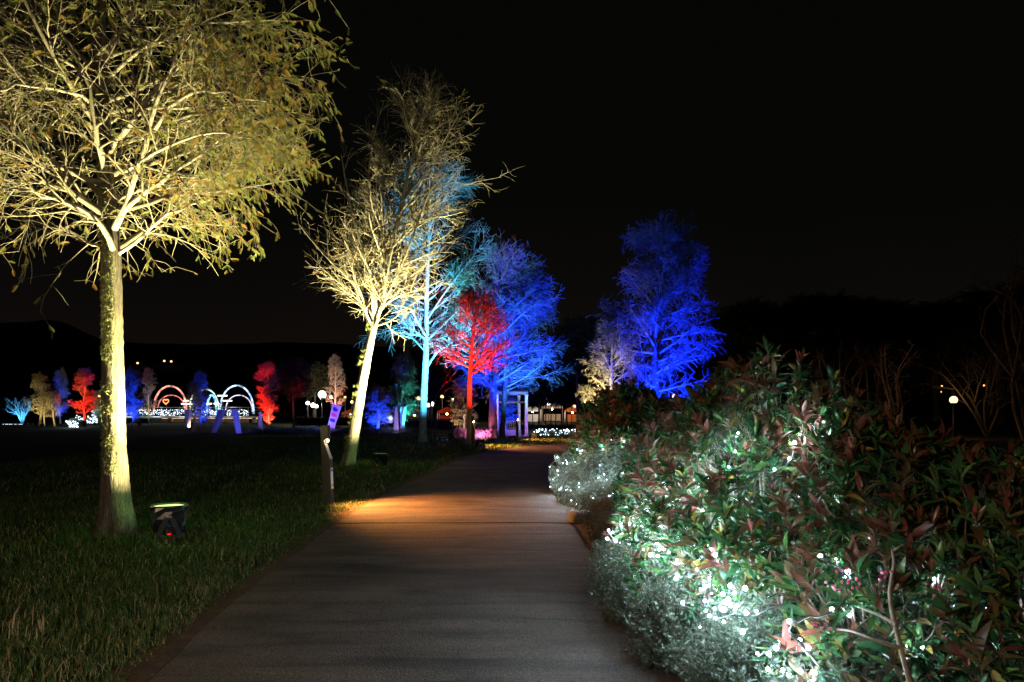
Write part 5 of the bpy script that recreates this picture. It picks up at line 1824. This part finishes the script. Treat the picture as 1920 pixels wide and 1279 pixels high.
def fine_bush(label, base, lobes, n_st, seed, mat=M_fine, ls=.025, group="fine leaved low bushes", ln=20):
    r_ = np.random.RandomState(seed)
    base = np.array(base, float)
    t = thing("low_bush", label, "bush", tuple(base), 0, group)
    cs = np.array([l[0] for l in lobes], float)
    rd = np.array([l[1] for l in lobes], float)
    wts = rd[:, 0] * rd[:, 2] + rd[:, 1] * rd[:, 2] + rd[:, 0] * rd[:, 1]
    k = r_.choice(len(lobes), n_st, p=wts / wts.sum())
    nv = nrm(r_.normal(size=(n_st, 3)) + np.array([0, 0, .25]))
    tip = cs[k] + nv * rd[k] * (r_.uniform(.55, 1.02, n_st) * (1 + .14 * vnoise(nv * 3 + k[:, None] * 2, seed)))[:, None]
    tip[:, 2] = np.maximum(tip[:, 2], .05 + r_.uniform(0, .06, n_st))
    root = cs[k] * .6 + tip * .4
    root[:, 2] = np.maximum(tip[:, 2] - r_.uniform(.15, .34, n_st), .01)
    m1 = root * .6 + tip * .4 + r_.normal(size=tip.shape) * .02
    m2_ = root * .25 + tip * .75 + r_.normal(size=tip.shape) * .02
    P = np.stack([root, m1, m2_, tip], 1)
    tag(tubes(Geo(), P - base, np.tile([.0022, .0018, .0014, .0008], (n_st, 1)), 3).build("stems", M_bark, t), kind="stuff")
    idx = np.repeat(np.arange(n_st), ln)
    tt = r_.uniform(.25, 1.0, len(idx))
    pos, T, _ = polyline_at(P, np.ones((n_st, 4)), idx, tt)
    pos = pos + r_.normal(size=pos.shape) * .008
    ax_ = nrm(T * .7 + r_.normal(size=pos.shape) * .7)
    Vt = np.array([[0, 0, 0], [.5, -.22, .06], [1, 0, 0], [.5, .22, .06]])
    g_ = Geo()
    scatter(g_, Vt, np.array([[0, 1, 2, 3]]), pos - base, ax_, r_.normal(size=pos.shape), ls * r_.uniform(.6, 1.5, len(pos)), np.clip(r_.normal(.5, .25, len(pos)), 0, 1))
    tag(g_.build("foliage", mat, t, smooth=False), kind="stuff")
    return t


fine_bush("fine leaved grey green bush spilling onto the path, full of white lights", (.95, 4.4, 0), [((.93, 4.75, .26), (.40, .55, .46)), ((.98, 4.05, .22), (.40, .5, .42)), ((.82, 5.35, .22), (.30, .5, .36))], 2500, 301)
fine_bush("dark fine leaved bush at the bottom of the frame under the glossy leaves", (1.12, 3.3, 0), [((1.12, 3.35, .18), (.42, .5, .40)), ((1.35, 2.95, .15), (.4, .35, .36))], 1700, 302)
fine_bush("silvery fine leaved bush glittering with white lights where the path narrows", (1.1, 10.4, 0), [((.92, 11.0, .26), (.32, .6, .36)), ((1.12, 10.5, .40), (.34, .5, .46)), ((1.5, 10.3, .44), (.42, .5, .50)), ((1.38, 9.6, .26), (.40, .5, .36)), ((.95, 12.0, .34), (.38, .7, .46)), ((1.2, 9.9, .2), (.5, .4, .26))], 2600, 303, ls=.032)
fine_bush("brown unlit low bush in the gap between two glittering bushes", (1.30, 7.5, 0), [((1.30, 7.6, .24), (.36, .45, .42)), ((.96, 6.6, .15), (.28, .5, .28)), ((1.02, 7.7, .16), (.28, .5, .28)), ((1.1, 8.7, .18), (.34, .6, .34)), ((1.5, 8.6, .3), (.4, .6, .44))], 2600, 304, M_fine_brown, .017)
fine_bush("small wispy sprig on the path edge", (gx(1128, 6.6), 6.6, 0), [((gx(1128, 6.6), 6.6, .07), (.10, .09, .13))], 70, 305, ls=.013, group="wispy sprigs")

# stone on the bed edge
g = Geo()
ball(g, (0, 0, 0), 1.0, 18, 12)
v = g.V[0]
v = np.sign(v) * np.abs(v) ** .55
v = v * (1 + .09 * vnoise(v * 2.3, 77) + .04 * vnoise(v * 7, 78))[:, None] * np.array([.17, .15, .085])
g.V[0] = v
o = g.build("stone", M_stone, loc=(gx(1092, 9.2), 9.2, .065))
tag(o, "flat pale stone on the path edge beside the glittering bush", "stone")
o.rotation_euler = (0, .05, .2)
# small dry leaf litter on the path
g = Geo()
n = 170
rs = np.random.RandomState(88)
pp = np.stack([np.where(rs.uniform(size=n) < .7, rs.uniform(-1.9, -1.3, n), rs.uniform(-1.9, .8, n)), rs.uniform(3.6, 14, n), np.full(n, .048)], -1)
a = rs.uniform(0, 6.28, n)
scatter(g, LT[3][0] * np.array([1, 1, .4]), list(LT[3][1]), pp, np.stack([np.cos(a), np.sin(a), 0 * a], -1), np.tile([0, 0, 1.0], (n, 1)), rs.uniform(.012, .03, n), rs.uniform(0, 1, n))
tag(g.build("leaf_litter", LEAF[1]), "a few scattered dry leaf bits on the path", "leaf litter", None, "stuff")

# ------------------------------------------------------------------ fairy lights in the near shrubs
M_led = globe_mat("led_near", (0.80, 0.92, 1.0), 5.0)
LED_N = (0.60, 0.82, 1.0)
BM = {}
g = Geo()
ball(g, (0, 0, 0), .0084, 10, 7)
BULB_ME = g.mesh("bulb", M_led)
BULB_FAR = BULB_ME


def string(label, pts, cable_r=.0035, scale=1.0, sizes=None, kind=0, watt=2.6):
    pts = np.array(pts, float)
    base = pts[pts[:, 2].argmin()].copy()
    base[2] = 0
    t = thing("fairy_lights", label, "fairy lights", tuple(base), 0, "white fairy lights in the shrub bed")
    # order the bulbs along a wandering cable
    left = list(range(1, len(pts)))
    order = [0]
    while left:
        dd = np.linalg.norm(pts[left] - pts[order[-1]], axis=1)
        j = left.pop(int(dd.argmin()))
        order.append(j)
    C = bez(pts[order] - base, len(pts) * 5)
    C[:, 2] -= .012
    C += np.random.RandomState(len(pts)).normal(size=C.shape) * .006
    tubes(Geo(), C, np.full(len(C), cable_r), 5).build("cable", M_cable, t)
    for i, p in enumerate(pts):
        o = bpy.data.objects.new("bulb", BULB_ME if not kind else BULB_FAR)
        COL.objects.link(o)
        o.parent = t
        o.location = tuple(p - base)
        s_ = scale * (sizes[i] if sizes is not None else 1.0)
        o.scale = (s_, s_, s_)
        glow(t, o.location, LED_N, (6.0 if kind else watt) * s_ * s_, .006)
    return t


rs = np.random.RandomState(401)


def shell(c, r, n, lo=.82, hi=1.0, face=-.15):
    c, r = np.array(c, float), np.array(r, float)
    out = []
    while len(out) < n:
        v_ = nrm(rs.normal(size=3))
        p_ = c + v_ * r * rs.uniform(lo, hi)
        if p_[2] > .06 and np.dot(nrm(v_ / r), nrm(np.array([0, 0, EYE]) - p_)) > face:
            out.append(p_)
    return out


near = [W(a, b_, c_) for a, b_, c_ in ((1266, 990, 4.25), (1290, 985, 4.2), (1318, 958, 4.05), (1357, 968, 4.0), (1376, 985, 3.75), (1362, 1012, 3.7), (1341, 1040, 3.65), (1268, 1085, 4.0), (1292, 1080, 3.95), (1232, 996, 4.3), (1246, 1015, 4.25), (1205, 985, 4.5), (1186, 1000, 4.6),
                                                   (1180, 975, 4.8), (1165, 1005, 4.7), (1208, 1030, 4.4), (1230, 1020, 4.3), (1300, 1040, 4.0), (1320, 1090, 3.85), (1215, 960, 4.7), (1260, 940, 4.6), (1335, 925, 4.3), (1280, 1130, 3.75))]
BAND = bez([(1165, 985, 0), (1250, 1000, 0), (1320, 1050, 0), (1380, 1130, 0), (1440, 1210, 0), (1520, 1275, 0)], 40)[:, :2]


def in_band(p_, w_):
    q_ = np.array([p_[0] * F / p_[1] + 960, H0 - (p_[2] - EYE) * F / p_[1]])
    return np.linalg.norm(BAND - q_, axis=1).min() < w_


near += [p_ for p_ in shell((.93, 4.75, .26), (.40, .55, .46), 135, .98, 1.12) if in_band(p_, 56)]
near += [p_ for p_ in shell((.98, 4.05, .22), (.40, .5, .42), 130, .98, 1.12) if in_band(p_, 56)]
string("cable of bright white lights draped over the fine leaved bush by the path", near, sizes=rs.uniform(.75, 1.35, len(near)))
low = [W(a, b_, c_) for a, b_, c_ in ((1440, 1255, 3.05), (1462, 1200, 3.05), (1478, 1265, 2.95), (1455, 1215, 3.0), (1392, 1185, 3.3), (1400, 1150, 3.35), (1370, 1135, 3.4), (1330, 1155, 3.5), (1312, 1175, 3.55), (1560, 1143, 2.75), (1590, 1072, 2.75), (1538, 1043, 2.85), (1500, 1200, 2.85), (1480, 1165, 2.9), (1420, 1225, 3.1), (1516, 1215, 2.8))]
low += [p_ for p_ in shell((1.12, 3.35, .18), (.42, .5, .40), 80, .98, 1.12) if in_band(p_, 50)]
low += shell((1.62, 3.12, .42), (.48, .38, .48), 14, .75, .95, .1)
string("white lights trailing along the bottom of the shrub bed into the glossy leaves", low, sizes=rs.uniform(.75, 1.45, len(low)), watt=1.6)
tall = [W(a, b_, c_) for a, b_, c_ in ((1384, 812, 3.75), (1380, 846, 3.72), (1366, 876, 3.7), (1545, 806, 3.7), (1490, 830, 3.7), (1500, 815, 3.75), (1452, 880, 3.5), (1480, 860, 3.6), (1310, 915, 3.95), (1330, 890, 3.95))]
tall += shell((1.12, 4.35, .58), (.36, .42, .50), 22, .8, .95, .1)
tall += shell((1.42, 3.85, .58), (.46, .33, .55), 20, .6, .9, .1)
tall += shell((1.40, 4.2, .70), (.50, .48, .60), 5, .7, .9, .1)
string("white lights buried among the leaves of the tallest red tipped shrub", tall, sizes=rs.uniform(.7, 1.2, len(tall)), watt=5.0)
midl = shell((1.28, 5.7, .55), (.40, .58, .45), 18, .75, .95, .1) + shell((1.05, 5.2, .45), (.32, .42, .42), 22, .75, 1.0)
string("white lights among the leaves of the shrub between the tallest and the dark far one", midl, sizes=rs.uniform(.7, 1.2, len(midl)), watt=4.5)
farl = shell((.92, 11.0, .30), (.32, .6, .34), 30, .95, 1.12) + shell((1.12, 10.5, .42), (.34, .5, .46), 50, .95, 1.12) + shell((1.5, 10.3, .46), (.42, .5, .50), 40, .95, 1.12) + shell((.95, 12.0, .36), (.38, .7, .46), 20, .85, 1.05) + shell((1.38, 9.6, .30), (.40, .5, .34), 14, .8, 1.03)
farl = [p_ for p_ in farl if vnoise(p_[None] * 4.0, 91)[0] > -.25]
string("cluster of white lights in the silvery bush where the path narrows", farl, .005, .9, rs.uniform(.5, 1.3, len(farl)), 1)
gap = [W(a, b_, 7.3) for a, b_ in ((1150, 925), (1160, 921), (1167, 919), (1180, 912), (1142, 930), (1190, 905))]
string("few small bluish lights on the brown unlit bush", gap, .003, .8)
